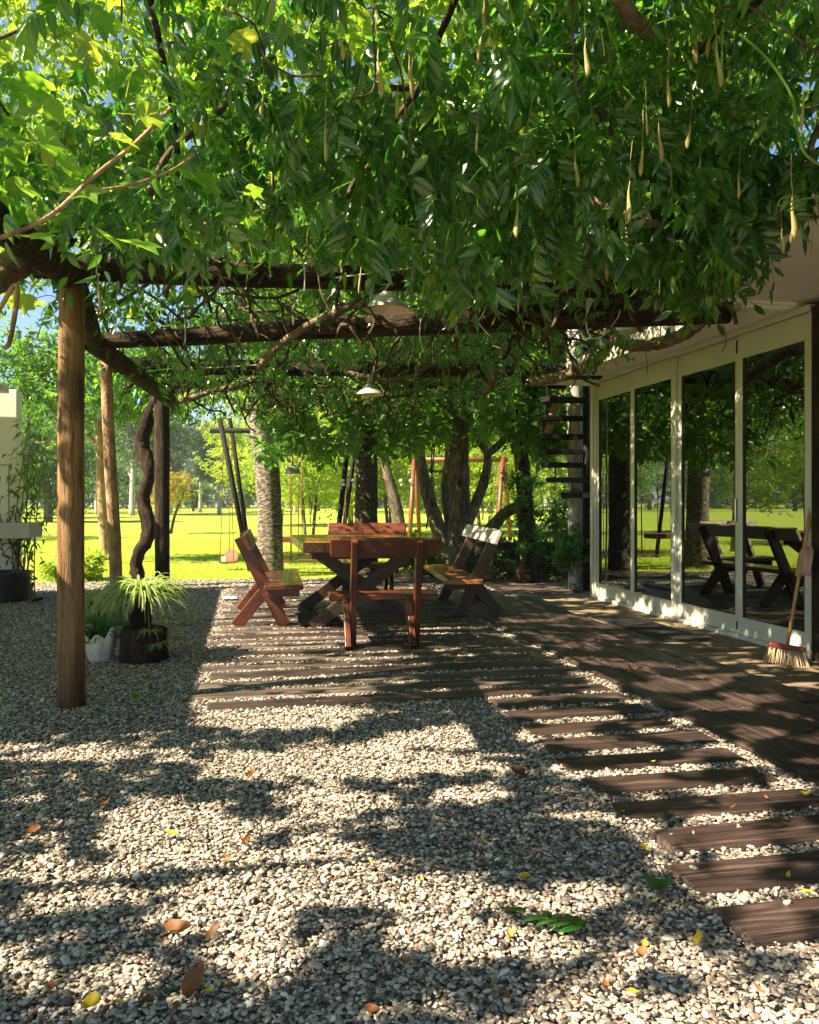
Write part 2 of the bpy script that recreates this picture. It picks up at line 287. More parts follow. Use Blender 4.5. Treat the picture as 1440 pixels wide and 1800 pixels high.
def compound(pairs=5, droop=1.0, seed=0, detail=True, hang=.7, wid=.062, ln=.34):
    r = random.Random(seed); V = []; Fc = []; Lid = []; Vn = []; n = 0; lid = 0
    K = 12; pts = [Vector((0, 0, 0))]; tang = []
    for k in range(K):
        a = .25 - droop * k / K; t = Vector((math.cos(a), .06 * math.sin(k * .8 + seed), math.sin(a))).normalized(); tang.append(t); pts.append(pts[-1] + t / K)
    for k in range(K):                              # the rachis: a thin strip
        if k % 3 == 0 and k + 3 <= K:
            a, b = pts[k], pts[min(k + 3, K)]; w = .006
            V += [a + Vector((0, -w, 0)), a + Vector((0, w, 0)), b + Vector((0, w, 0)), b + Vector((0, -w, 0))]; Fc += [(n, n + 1, n + 2), (n, n + 2, n + 3)]; Lid += [lid] * 4; Vn += [.9] * 4; n += 4
    def add(base, d, l, w):
        nonlocal n, lid
        lid += 1; v, f = leaflet(l, w, .25, r.uniform(.05, .3), detail)
        x = d.normalized(); up = Vector((r.uniform(-.25, .25), r.uniform(-.25, .25), 1)); z = (up - x * up.dot(x)).normalized(); y = z.cross(x)
        for p in v: V.append(base + x * p[0] + y * p[1] + z * p[2])
        Fc.extend([tuple(int(i) + n for i in q) for q in f]); Lid.extend([lid] * len(v)); Vn.extend([1.0 if abs(p[1]) < 1e-6 else 0.0 for p in v]); n += len(v)
    for i in range(pairs):
        t = .22 + .70 * i / pairs; k = int(t * K); b = pts[k]; tg = tang[min(k, K - 1)]
        for s in (-1, 1):
            d = Vector((0, s, 0)) * .85 + tg * r.uniform(.45, .75) + Vector((0, 0, -hang * r.uniform(.5, 1.1)))
            add(b, d, ln * r.uniform(.8, 1.1) * (1 - .12 * abs(i - pairs * .5) / pairs), wid * r.uniform(.85, 1.15))
    add(pts[-1], tang[-1] + Vector((0, 0, -.2)), ln, wid * 1.05)
    return np.array([tuple(v) for v in V]), np.array(Fc), np.array(Lid), np.array(Vn)
def lobed(seed=0):
    r = random.Random(seed)
    ang = [0, .3, .42, .62, .9, 1.1, 1.45, 1.75, 2.1, 2.5, 2.9]; rad = [1, .72, .66, .8, .92, .66, .60, .74, .62, .55, .42]
    pts = []; full = [(a, q) for a, q in zip(ang, rad)] + [(-a, q) for a, q in list(zip(ang, rad))[::-1][:-1]]
    for a, q in full:
        q *= .5 * r.uniform(.9, 1.08); pts.append((.4 + q * math.cos(a), q * math.sin(a)))
    n = len(pts); V = [(.36, 0, 0)]; Vn = [1.0]; tips = {0, 4, 7}
    for fr_ in (.38, .72, 1.0):
        for i, (x, y) in enumerate(pts):
            X, Y = .36 + (x - .36) * fr_, y * fr_; tip = min(i, n - i) in tips
            V.append((X, Y, (.16 * abs(Y) - .4 * max(0, X - .35) ** 2) - (0 if tip else -.035 * fr_) + r.uniform(-.012, .012))); Vn.append(1.0 if tip and fr_ < 1 else 0.0)
    Fc = [(0, 1 + i, 1 + (i + 1) % n) for i in range(n)]
    for q in range(2):
        for i in range(n):
            a = 1 + q * n + i; b = 1 + q * n + (i + 1) % n; Fc += [(a, a + n, b + n), (a, b + n, b)]
    k = len(V); V += [(-.3, -.008, -.05), (-.3, .008, -.05), (.1, .008, 0), (.1, -.008, 0)]; Vn += [.9] * 4; Fc += [(k, k + 1, k + 2), (k, k + 2, k + 3)]
    return np.array(V, float), np.array(Fc), np.zeros(len(V), int), np.array(Vn)
def simple(detail=False, w=.22, curl=.15):
    v, f = leaflet(1.0, w, .25, curl, detail); return v, f, np.zeros(len(v), int)
def sprig(n=7, seed=0, w=.16):                      # a twig end with several plain leaves
    r = random.Random(seed); V = []; Fc = []; Lid = []; k = 0
    for i in range(n):
        v, f = leaflet(r.uniform(.35, .55), w * r.uniform(.5, .7), .2, .2, False)
        d = Vector((r.uniform(.2, 1), r.uniform(-1, 1), r.uniform(-.8, .5))).normalized(); up = Vector((r.uniform(-.5, .5), r.uniform(-.5, .5), 1))
        z = (up - d * up.dot(d)).normalized(); y = z.cross(d); b = Vector((i / n * .7, r.uniform(-.08, .08), r.uniform(-.08, .08)))
        for p in v: V.append(tuple(b + d * p[0] + y * p[1] + z * p[2]))
        Fc += [tuple(int(q) + k for q in t) for t in f]; Lid += [i] * len(v); k += len(v)
    return np.array(V), np.array(Fc), np.array(Lid)

def rots(yaw, pitch, roll):
    cy, sy, cp, sp, cr, sr = np.cos(yaw), np.sin(yaw), np.cos(pitch), np.sin(pitch), np.cos(roll), np.sin(roll); n = len(yaw)
    Rz = np.zeros((n, 3, 3)); Rz[:, 0, 0] = cy; Rz[:, 0, 1] = -sy; Rz[:, 1, 0] = sy; Rz[:, 1, 1] = cy; Rz[:, 2, 2] = 1
    Ry = np.zeros((n, 3, 3)); Ry[:, 0, 0] = cp; Ry[:, 0, 2] = sp; Ry[:, 2, 0] = -sp; Ry[:, 2, 2] = cp; Ry[:, 1, 1] = 1
    Rx = np.zeros((n, 3, 3)); Rx[:, 0, 0] = 1; Rx[:, 1, 1] = cr; Rx[:, 1, 2] = -sr; Rx[:, 2, 1] = sr; Rx[:, 2, 2] = cr
    return Rz @ Ry @ Rx
def tri_mesh(name, V, T, rnd, m, parent=None, vein=None):
    me = bpy.data.meshes.new(name); me.vertices.add(len(V)); me.vertices.foreach_set('co', V.astype(np.float32).ravel())
    me.loops.add(len(T) * 3); me.loops.foreach_set('vertex_index', T.astype(np.int32).ravel())
    me.polygons.add(len(T)); me.polygons.foreach_set('loop_start', np.arange(0, len(T) * 3, 3, dtype=np.int32))
    a = me.attributes.new('rnd', 'FLOAT', 'POINT'); a.data.foreach_set('value', rnd.astype(np.float32))
    if vein is not None: w = me.attributes.new('vein', 'FLOAT', 'POINT'); w.data.foreach_set('value', vein.astype(np.float32))
    me.update(); me.materials.append(m); o = bpy.data.objects.new(name, me); COL.objects.link(o)
    if parent is not None: o.parent = parent
    return o
def leaves(name, temps, pos, yaw, pitch, roll, size, m, parent=None, tone=None, cull=False):
    pos = np.asarray(pos, float); n = len(pos); tid = rng.integers(0, len(temps), n); Rm = rots(yaw, pitch, roll); Vs, Ts, Rs, Ws = [], [], [], []; off = 0
    if tone is None: tone = rng.random(n)
    for k, tp in enumerate(temps):
        v, f, lid = tp[:3]; vn = tp[3] if len(tp) > 3 else np.zeros(len(v))
        idx = np.where(tid == k)[0]
        if not len(idx): continue
        vv = np.einsum('nij,vj->nvi', Rm[idx], v) * size[idx][:, None, None] + pos[idx][:, None, :]
        ff = f[None, :, :] + (np.arange(len(idx)) * len(v))[:, None, None] + off
        if cull:                                    # leave out the leaflets that would shade a sunny patch
            nl = lid.max() + 1; cen = np.stack([vv[:, lid == q].mean(axis=1) for q in range(nl)], 1)
            if parent is not None: cen = cen + np.array(parent.location)
            kx = cen[..., 2] / math.tan(SUN_EL); kill = lit_mask(cen[..., 0] + SHX * kx, cen[..., 1] + SHY * kx)
            ff = ff[~kill[:, lid[f[:, 0]]]]
        lr = rng.random((len(idx), lid.max() + 1)); r = np.clip(.6 * tone[idx][:, None] + .4 * lr[:, lid], 0, 1)
        Vs.append(vv.reshape(-1, 3)); Ts.append(ff.reshape(-1, 3)); Rs.append(r.reshape(-1)); Ws.append(np.tile(vn, len(idx))); off += len(idx) * len(v)
    return tri_mesh(name, np.concatenate(Vs), np.concatenate(Ts), np.concatenate(Rs), m, parent, np.concatenate(Ws))

_perm = rng.random((64, 64))
def vnoise(x, y):
    xi = np.floor(x).astype(int); yi = np.floor(y).astype(int); fx = x - xi; fy = y - yi; fx = fx * fx * (3 - 2 * fx); fy = fy * fy * (3 - 2 * fy)
    g = lambda a, b: _perm[a % 64, b % 64]
    return (g(xi, yi) * (1 - fx) + g(xi + 1, yi) * fx) * (1 - fy) + (g(xi, yi + 1) * (1 - fx) + g(xi + 1, yi + 1) * fx) * fy
def fnoise(x, y): return .55 * vnoise(x, y) + .3 * vnoise(2.1 * x + 9, 2.1 * y + 5) + .15 * vnoise(4.3 * x + 3, 4.3 * y + 8)

# patches of sun on the near ground in the photograph (pixel ellipses): gaps are left in whatever shades them
LIT = [(480, 1262, 150, 36), (170, 1328, 210, 16), (620, 1350, 270, 34), (800, 1300, 130, 26), (330, 1480, 130, 70), (560, 1540, 190, 55), (110, 1560, 150, 45), (390, 1620, 120, 62),
       (770, 1565, 130, 34), (1000, 1585, 110, 42), (880, 1660, 170, 42), (50, 1700, 90, 40), (1150, 1700, 110, 40), (830, 1400, 80, 20), (620, 1410, 130, 26), (1370, 1635, 60, 42),
       (1320, 1568, 100, 13), (240, 1715, 60, 26), (1180, 1500, 90, 10), (1040, 1440, 80, 9), (1250, 1440, 70, 9), (1100, 1320, 70, 10), (930, 1260, 70, 9), (1200, 1215, 80, 12), (1330, 1300, 60, 12), (1060, 1260, 40, 7), (450, 1700, 60, 22), (1260, 1775, 80, 25)]
def lit_mask(X, Y):
    """1 where the photograph's ground is in the sun; X, Y on the ground"""
    Y = np.maximum(Y, .3); px = CX + F * X / Y; py = CY + F * H / Y
    wob = (fnoise(X * 2.6 + 20, Y * 2.6 + 20) - .5) * 2.0 + (fnoise(X * 8 + 2, Y * 8) - .5) * 1.6
    best = np.full(X.shape, 9.0)
    for (a, b, rx, ry) in LIT: best = np.minimum(best, ((px - a) / rx) ** 2 + ((py - b) / ry) ** 2)
    u = X * UD.x + Y * UD.y; v = X * VD.x + Y * VD.y
    streak = fnoise(v * 3.0 + 5, u * 9 + 3); floor_ = (u > 4.9) & (u < 11.5) & (v > -.4) & (v < 2.3) & (streak > .478 + .065 * np.clip(v - .4, 0, 2.5) + .02 * (u > 8))
    dap = fnoise(v * 5.5 + 41, u * 6.5 + 13); walk = (v >= 2.2) & (v < 4.3) & (u > 2) & (u < 12) & (dap > .558)
    ladder = (v >= 1.35) & (v < 2.35) & (u > 1.8) & (u <= 4.9) & (fnoise(v * 4.2 + 11, u * 7.5 + 33) > .51)
    return (best + wob < .95) | floor_ | walk | ladder

# ------------------------------------------------------------------ the setting
BIG = 215
gm = ground_mat('lawn_turf', 'lawn'); grm = ground_mat('gravel_bed', 'gravel')
lawn = MB().poly([(-BIG, -60, -.012), (BIG, -60, -.012), (BIG, BIG, -.012), (-BIG, BIG, -.012)]).build('lawn', gm); tag(lawn, kind='structure')
yard_pts = [UV(-6, -9.5, 0), UV(-6, 4.05, 0), UV(14, 7.5, 0), UV(12.9, 4.5, 0), UV(12.4, 1.5, 0), UV(12.0, -2, 0), UV(12.3, -9.5, 0)]
yard = MB().poly([p + Vector((0, 0, -.004)) for p in yard_pts]).build('ground', grm); tag(yard, kind='structure')
mulch = MB().poly([UV(u, v, 0.002) for u, v in ((11.5, 1.2), (11.2, 2.6), (9.6, 4.0), (9.6, 7), (13.6, 7), (13.4, 3), (12.6, 1.0))]).build('mulch_bed', M['soil']); tag(mulch, kind='structure')
strip = MB().uvbox(-3, 9.6, 3.36, 4.30, -.05, .03).build('pavement', M['concrete'], bevel=.008); tag(strip, kind='structure')
pth = MB().poly([UV(u, v, .004) for u, v in ((11.4, -9.5), (11.4, -2.35), (12.3, -2.0), (12.6, -9.5))]).build('path', M['pale_concrete']); tag(pth, kind='structure')

# grass tufts along the near edge of the lawn
def grass():
    n = 70000; u = 12.0 + 14 * rng.random(n) ** 1.7; v = -9 + 16 * rng.random(n)
    pos = np.outer(u, UD) + np.outer(v, VD); pos[:, 2] = -.012
    keep = u > 12.25 + .35 * fnoise(v * 1.7, v * 0 + 3) + np.where(v > 1.0, .6, 0); pos = pos[keep]; n = len(pos)
    bl = (np.array([(0, -.05, 0), (0, .05, 0), (.5, -.035, .14), (.5, .035, .14), (1, 0, .45)], float), np.array([(0, 1, 3), (0, 3, 2), (2, 3, 4)]), np.zeros(5, int))
    o = leaves('grass', [bl], pos, rng.random(n) * 6.28, -1.15 + .5 * (rng.random(n) - .5), rng.random(n) - .5, .03 + .045 * rng.random(n), M['grass_blade'])
    tag(o, kind='stuff')
grass()

# sleepers: each rough timber laid in the gravel is a thing
def sleeper(u0, u1, v0, v1, label, group, m, z1=.03, jig=.012):
    a = UV((u0 + u1) / 2, v0 + random.uniform(-.04, .04), z1 / 2 - .03); b = UV((u0 + u1) / 2 + random.uniform(-jig, jig), v1 + random.uniform(-.04, .04), z1 / 2 - .03 + random.uniform(-.004, .004))
    o = plank('railway_sleeper', a, b, (u1 - u0), z1 + .06, m, bevel=.012)
    me = o.data                                     # a little wane along the edges
    return tag(o, label, 'sleeper', group)
SL = []                                             # footprints, so that no pebble sits inside a sleeper
ORD = ['nearest', 'second', 'third', 'fourth', 'fifth', 'sixth', 'seventh', 'eighth', 'ninth', 'tenth', 'eleventh', 'twelfth', 'thirteenth', 'fourteenth', 'fifteenth', 'sixteenth', 'seventeenth', 'eighteenth', 'nineteenth', 'twentieth', 'twenty first', 'twenty second', 'twenty third', 'twenty fourth', 'twenty fifth', 'twenty sixth']
u = 1.96; k = 0
while u < 4.75:
    w = .205 + random.uniform(-.015, .015); v0 = 1.40 + random.uniform(-.03, .03) + (.0 if k else -.02); v1 = 2.26
    sleeper(u, u + w, v0, v1, f'short dark sleeper in the gravel ladder, {ORD[k]} counted away from the camera', 'sleepers laid as a ladder in the gravel', M['sleeper'], z1=.022 + random.uniform(-.004, .004)); SL.append((u, u + w, v0, v1)); u += .28; k += 1
k = 0
while u < 11.2:
    w = .215 + random.uniform(-.015, .015); v0 = -.28 + .12 * (u - 5) / 5 + random.uniform(-.08, .08); v1 = 2.28
    sleeper(u, u + w, v0, v1, f'long weathered sleeper of the dining floor, {ORD[k]} row from the camera', 'long sleepers under the table and benches', M['sleeper_grey'] if k % 3 else M['sleeper'], z1=.015 + random.uniform(-.004, .004)); SL.append((u, u + w, v0, v1)); u += .268; k += 1
k = 0
for row in range(5):
    va = 2.335 + row * .206
    for seg in range(4):
        ua = -1.2 + seg * 2.7 + (row % 2) * 1.1; ub = ua + 2.68
        if ub > 10.9: ub = 10.9
        if ua > 10.4: continue
        a = UV(ua + .01, va + .1, .0); b = UV(ub - .01, va + .1, .0)
        o = plank('railway_sleeper', a, b, .198, .07, M['sleeper'], bevel=.010)
        where = ['beside the gravel ladder', 'one row in from the gravel ladder', 'in the middle of the boardwalk', 'one row out from the concrete strip', 'touching the concrete strip'][row]
        dist = ['at the camera end', 'in the near half', 'in the far half', 'at the far end'][seg]
        tag(o, f'sleeper laid lengthwise {where}, {dist}', 'sleeper', 'sleepers laid lengthwise as a boardwalk'); SL.append((ua, ub, va, va + .2))

# gravel: a bed of loose pebbles, scattered
def gravel():
    pts = []
    def field(n, y0, y1, left):
        Y = y0 + (y1 - y0) * rng.random(n); X = (rng.random(n) * 2 - 1) * (.60 * Y + .35); return X, Y
    regs = []
    for (y0, y1, dens) in ((1.5, 3.0, 9000), (3.0, 5.0, 8200), (5.0, 8.0, 5200), (8.0, 12.6, 2200)):
        area = 2 * (.60 * (y0 + y1) / 2 + .35) * (y1 - y0); regs.append(field(int(area * dens), y0, y1, 0))
    X = np.concatenate([r[0] for r in regs]); Y = np.concatenate([r[1] for r in regs])
    u = X * UD.x + Y * UD.y; v = X * VD.x + Y * VD.y
    ok = (v < 3.3) & (u < 12.6 + .3 * rng.random(len(u)))
    for (a, b, c_, d) in SL: ok &= ~((u > a + .012) & (u < b - .012) & (v > c_ + .012) & (v < d - .012)) | (rng.random(len(u)) < .0012)
    ok &= ~((v > 1.6) & (u > 11.3))
    X, Y, u, v = X[ok], Y[ok], u[ok], v[ok]; n = len(X)
    on = np.zeros(n, bool)
    for (a, b, c_, d) in SL: on |= (u > a + .012) & (u < b - .012) & (v > c_ + .012) & (v < d - .012)
    Z = np.where(on, .026, .002 + .014 * rng.random(n) + .012 * (fnoise(X * 1.3, Y * 1.3) - .5))
    me = bpy.data.meshes.new('gravel'); me.vertices.add(n); me.vertices.foreach_set('co', np.stack([X, Y, Z], 1).astype(np.float32).ravel())
    sz = (.0048 + .0058 * rng.random(n) ** 1.6) * (1 + .05 * np.maximum(0, Y - 5)); sz[rng.random(n) < .03] *= 1.6
    a = me.attributes.new('size', 'FLOAT', 'POINT'); a.data.foreach_set('value', sz.astype(np.float32)); me.update()
    o = bpy.data.objects.new('gravel', me); COL.objects.link(o); tag(o, kind='stuff')
    m = bpy.data.materials.new('pebble'); m.use_nodes = True; nt = m.node_tree; L = nt.links; b = nt.nodes['Principled BSDF']
    oi = nt.nodes.new('ShaderNodeObjectInfo')
    r = ramp(nt, [(.05, .045, .045), (.17, .15, .135), (.33, .285, .23), (.40, .35, .275), (.22, .14, .12), (.44, .42, .39), (.10, .09, .09), (.31, .27, .21), (.58, .56, .53)], [0, .12, .27, .45, .58, .66, .76, .86, .955])
    r.color_ramp.interpolation = 'CONSTANT'; L.new(oi.outputs['Random'], r.inputs[0])
    tc = nt.nodes.new('ShaderNodeTexCoord'); nz = nt.nodes.new('ShaderNodeTexNoise'); nz.inputs['Scale'].default_value = 1.4; nz.inputs['Detail'].default_value = 4; L.new(tc.outputs['Object'], nz.inputs[0])
    mr = nt.nodes.new('ShaderNodeMapRange'); mr.inputs['To Min'].default_value = .75; mr.inputs['To Max'].default_value = 1.2; L.new(nz.outputs[0], mr.inputs[0])
    mm = nt.nodes.new('ShaderNodeVectorMath'); mm.operation = 'SCALE'; L.new(r.outputs[0], mm.inputs[0]); L.new(mr.outputs[0], mm.inputs['Scale']); L.new(mm.outputs[0], b.inputs['Base Color'])
    b.inputs['Roughness'].default_value = .55
    ng = bpy.data.node_groups.new('scatter_pebbles', 'GeometryNodeTree')
    ng.interface.new_socket('Geometry', in_out='INPUT', socket_type='NodeSocketGeometry'); ng.interface.new_socket('Geometry', in_out='OUTPUT', socket_type='NodeSocketGeometry')
    N = ng.nodes; K = ng.links; gi = N.new('NodeGroupInput'); go = N.new('NodeGroupOutput')
    g2i = N.new('GeometryNodeGeometryToInstance')
    for q in range(4):
        ic = N.new('GeometryNodeMeshIcoSphere'); ic.inputs['Radius'].default_value = 1; ic.inputs['Subdivisions'].default_value = 3
        sp = N.new('GeometryNodeSetPosition'); nz = N.new('ShaderNodeTexNoise'); nz.inputs['Scale'].default_value = .75; nz.inputs['Detail'].default_value = 1.5
        ps = N.new('GeometryNodeInputPosition'); ad = N.new('ShaderNodeVectorMath'); ad.operation = 'ADD'; ad.inputs[1].default_value = (q * 5.3, q * 2.1, q * 7.7)
        K.new(ps.outputs[0], ad.inputs[0]); K.new(ad.outputs[0], nz.inputs['Vector'])
        sb = N.new('ShaderNodeVectorMath'); sb.operation = 'SUBTRACT'; sb.inputs[1].default_value = (.5, .5, .5); K.new(nz.outputs['Color'], sb.inputs[0])
        sc = N.new('ShaderNodeVectorMath'); sc.operation = 'SCALE'; sc.inputs['Scale'].default_value = 1.5; K.new(sb.outputs[0], sc.inputs[0])
        K.new(ic.outputs['Mesh'], sp.inputs['Geometry']); K.new(sc.outputs[0], sp.inputs['Offset'])
        ss = N.new('GeometryNodeSetShadeSmooth'); K.new(sp.outputs[0], ss.inputs[0]); sm = N.new('GeometryNodeSetMaterial'); sm.inputs['Material'].default_value = m
        K.new(ss.outputs[0], sm.inputs['Geometry']); K.new(sm.outputs[0], g2i.inputs[0])
    ip = N.new('GeometryNodeInstanceOnPoints'); K.new(gi.outputs[0], ip.inputs['Points']); K.new(g2i.outputs[0], ip.inputs['Instance']); ip.inputs['Pick Instance'].default_value = True
    rr = N.new('FunctionNodeRandomValue'); rr.data_type = 'FLOAT_VECTOR'; rr.inputs[0].default_value = (-.45, -.45, 0); rr.inputs[1].default_value = (.45, .45, 6.283)
    K.new(rr.outputs[0], ip.inputs['Rotation'])
    rs = N.new('FunctionNodeRandomValue'); rs.data_type = 'FLOAT_VECTOR'; rs.inputs[0].default_value = (.85, .65, .30); rs.inputs[1].default_value = (1.35, 1.0, .58); rs.inputs['Seed'].default_value = 3
    na = N.new('GeometryNodeInputNamedAttribute'); na.data_type = 'FLOAT'; na.inputs['Name'].default_value = 'size'
    vs = N.new('ShaderNodeVectorMath'); vs.operation = 'SCALE'; K.new(rs.outputs[0], vs.inputs[0]); K.new(na.outputs[0], vs.inputs['Scale']); K.new(vs.outputs[0], ip.inputs['Scale'])
    K.new(ip.outputs[0], go.inputs[0])
    md = o.modifiers.new('pebbles', 'NODES'); md.node_group = ng
gravel()

# ------------------------------------------------------------------ the house with its glass doors
DV = 4.12
def house():
    h = empty('house', UV(7.3, DV, 0)); tag(h, 'white house with a wall of tall sliding glass doors beside the boardwalk', 'house')
    off = -h.location
    def part(mb, name, m, parent=h, **k):
        mb.v = [tuple(Vector(p) + off) for p in mb.v]; return mb.build(name, m, parent, **k)
    part(MB().uvbox(-3, 9.30, DV + .10, 8.5, 2.62, 2.80), 'ceiling', M['dark_room'])
    part(MB().uvbox(-3, 9.25, DV + .12, 8.5, -.03, .035), 'interior_floor', M['dark_room'])
    part(MB().uvbox(-3, 9.25, 8.5, 8.7, -.03, 2.62), 'back_wall', M['dark_room'])
    part(MB().uvbox(9.25, 9.31, DV - .01, 8.7, -.03, 2.64), 'end_wall', M['plaster'])
    part(MB().uvbox(-3, 5.27, DV - .03, DV + .10, -.03, 2.64).uvbox(5.20, 5.30, DV - .05, DV + .12, -.03, 2.62), 'side_wall', M['log'])
    part(MB().uvbox(5.54, 9.75, 3.70, 5.0, 2.655, 2.72), 'soffit', M['soffit'], bevel=.006)
    part(MB().uvbox(5.54, 9.77, 3.66, 3.70, 2.64, 2.80), 'fascia', M['plaster'], bevel=.004)
    b = MB()
    for i in range(16):                             # tongue and groove boards of the higher porch ceiling
        v0 = 2.85 + i * .142; b.uvbox(-2, 5.50, v0 + .003, v0 + .139, 2.70, 2.72)
    part(b, 'porch_ceiling', M['soffit'], bevel=.003)
    part(MB().uvbox(-2, 5.50, 2.85, 5.1, 2.7225, 2.86), 'porch_roof', M['plaster'])
    part(MB().uvbox(5.502, 5.535, 2.83, 4.11, 2.68, 2.87).uvbox(-2, 5.534, 2.81, 2.848, 2.68, 2.87), 'porch_fascia', M['soffit'], bevel=.004)
    part(MB().uvbox(-3, 9.4, DV + .0, DV + .1, 2.725, 2.968), 'upper_wall', M['plaster'])
    part(MB().uvbox(-3, 9.6, 3.98, 9, 3.16, 3.22), 'roof', M['plaster'])
    # outer frame
    part(MB().uvbox(5.34, 9.24, DV - .03, DV + .09, .03, .065).uvbox(5.34, 9.24, DV - .035, DV + .09, 2.60, 2.652).uvbox(9.18, 9.245, DV - .035, DV + .09, .066, 2.598).uvbox(5.30, 5.345, DV - .035, DV + .09, .066, 2.598), 'door_frame', M['white_alu'], bevel=.004)
    ed = [9.18, 8.22, 7.30, 6.27, 5.345]
    for i in range(4):
        u1, u0 = ed[i], ed[i + 1]; dv = DV + (0 if i % 2 else .028); s = .075
        d = part(MB().uvbox(u0 + .003, u0 + s, dv - .018, dv + .018, .068, 2.597).uvbox(u1 - s, u1 - .003, dv - .018, dv + .018, .068, 2.597)
                 .uvbox(u0 + s + .001, u1 - s - .001, dv - .016, dv + .016, .068, .215).uvbox(u0 + s + .001, u1 - s - .001, dv - .016, dv + .016, 2.40, 2.597), 'sliding_door', M['white_alu'], bevel=.005)
        g = MB().uvbox(u0 + s - .005, u1 - s + .005, dv - .003, dv + .003, .21, 2.405); part(g, 'glass_pane', M['glass'], d)
        gk = MB().uvbox(u0 + s, u0 + s + .006, dv - .0185, dv - .004, .22, 2.395).uvbox(u1 - s - .006, u1 - s, dv - .0185, dv - .004, .22, 2.395); part(gk, 'gasket', M['rubber'], d)
        if i == 2:
            part(MB().uvbox(u0 + .02, u0 + .05, dv - .026, dv - .019, .10, .17), 'latch', M['black_metal'], d); part(MB().uvbox(u0 + .02, u0 + .05, dv - .026, dv - .019, 2.46, 2.57), 'latch', M['black_metal'], d)
            part(MB().uvbox(u0 + .028, u0 + .045, dv - .045, dv - .019, 1.02, 1.22), 'handle', M['silver'], d, bevel=.003)
    part(MB().tube(smooth_path([P(1047, 1062, 9.72), P(1047, 900, 9.70), P(1047, 700, 9.7)]), .012, 8), 'drain_pipe', M['white_alu'])
house()

# ------------------------------------------------------------------ outbuilding at the left whose roof shades the gravel
def outbuilding():
    o = empty('carport', UV(10.5, -3.2, 0)); tag(o, 'pale carport with a square white column at the edge of the lawn', 'carport'); off = -o.location
    def part(mb, name, m, **k):
        mb.v = [tuple(Vector(p) + off) for p in mb.v]; return mb.build(name, m, o, **k)
    part(MB().uvbox(3.88, 10.70, -9.5, -2.80, 2.50, 2.58), 'roof', M['plaster'])
    part(MB().uvbox(10.78, 11.02, -2.955, -2.73, 0, 2.56), 'column', M['white_paint'], bevel=.01)
    part(MB().uvbox(4.6, 4.8, -9.4, -9.2, 0, 2.5), 'column', M['plaster']); part(MB().uvbox(4.5, 4.7, -4.2, -4.0, 0, 2.5), 'column', M['plaster'])
    part(MB().uvbox(10.8, 11.0, -9.4, -2.958, 0, 2.5), 'end_wall', M['white_paint'])
outbuilding()
ct = empty('counter', P(20, 1050, 9.6) * 1); ct.location.z = 0
tag(ct, 'concrete counter slab beside the white column, green side lit', 'counter')
cb = MB(); p = P(20, 932, 9.6) - ct.location; cb.quadbox([p + UD * a + VD * b + Vector((0, 0, z)) for z in (-.085, .085) for (a, b) in ((-.3, -2.2), (-.3, .27), (.32, .27), (.32, -2.2))]); cb.build('slab', M['pale_concrete'], ct, bevel=.006)
cl = MB(); q = Vector((p.x, p.y, 0)); cl.quadbox([q + UD * a + VD * b + Vector((0, 0, z)) for z in (0, p.z - .086) for (a, b) in ((-.2, -2.1), (-.2, -1.9), (.2, -1.9), (.2, -2.1))]); cl.build('leg', M['pale_concrete'], ct)
bn = empty('storage_tub', G(8, 1058)); tag(bn, 'black plastic tub standing on the gravel under the counter', 'tub')
MB().lathe([(.0, .01), (.27, .01), (.30, .33), (.315, .33), (.315, .36), (.285, .36), (.26, .04), (0, .04)], seg=28).build('tub_body', M['black_plastic'], bn, smooth=False)
MB().tube([(.31, -.06, .30), (.36, -.05, .27), (.36, .05, .27), (.31, .06, .30)], .012).build('handle', M['black_plastic'], bn)
fp = empty('flower_pot', G(46, 1052)); tag(fp, 'small terracotta pot standing beside the black tub', 'flower pot')
MB().lathe([(0, 0), (.06, 0), (.085, .16), (.095, .16), (.095, .19), (.075, .19), (.07, .15), (0, .15)], seg=20).build('pot', M['terracotta'], fp, smooth=True)
def tool(name, pts, r, label, head=None, m='post_wood'):
    t = empty(name, Vector(pts[0])); t.location.z = 0; tag(t, label, 'garden tool')
    MB().tube([Vector(p) - t.location for p in smooth_path(pts)], r, 8).build('handle', M[m], t, smooth=True)
    if head: MB().tube([Vector(p) - t.location for p in smooth_path(head)], .018, 8).build('head', M['black_metal'], t, smooth=True)
tool('garden_rake', [P(64, 1055, 9.6), P(40, 1000, 9.75), P(14, 945, 9.9)], .014, 'brown handled rake leaning left against the counter', [P(58, 1056, 9.55), P(66, 1054, 9.6), P(74, 1052, 9.55)])
tool('garden_spade', [P(30, 1040, 9.9), P(32, 985, 9.95), P(36, 940, 10.0)], .02, 'dark upright spade handle under the counter end', [P(30, 1045, 9.9), P(30, 1020, 9.9)])
tool('curved_stick', [P(46, 1030, 10.2), P(50, 990, 10.2), P(56, 962, 10.2), P(62, 958, 10.2), P(65, 966, 10.2)], .012, 'pale hooked stick standing in the plants by the counter', None, 'peeled')

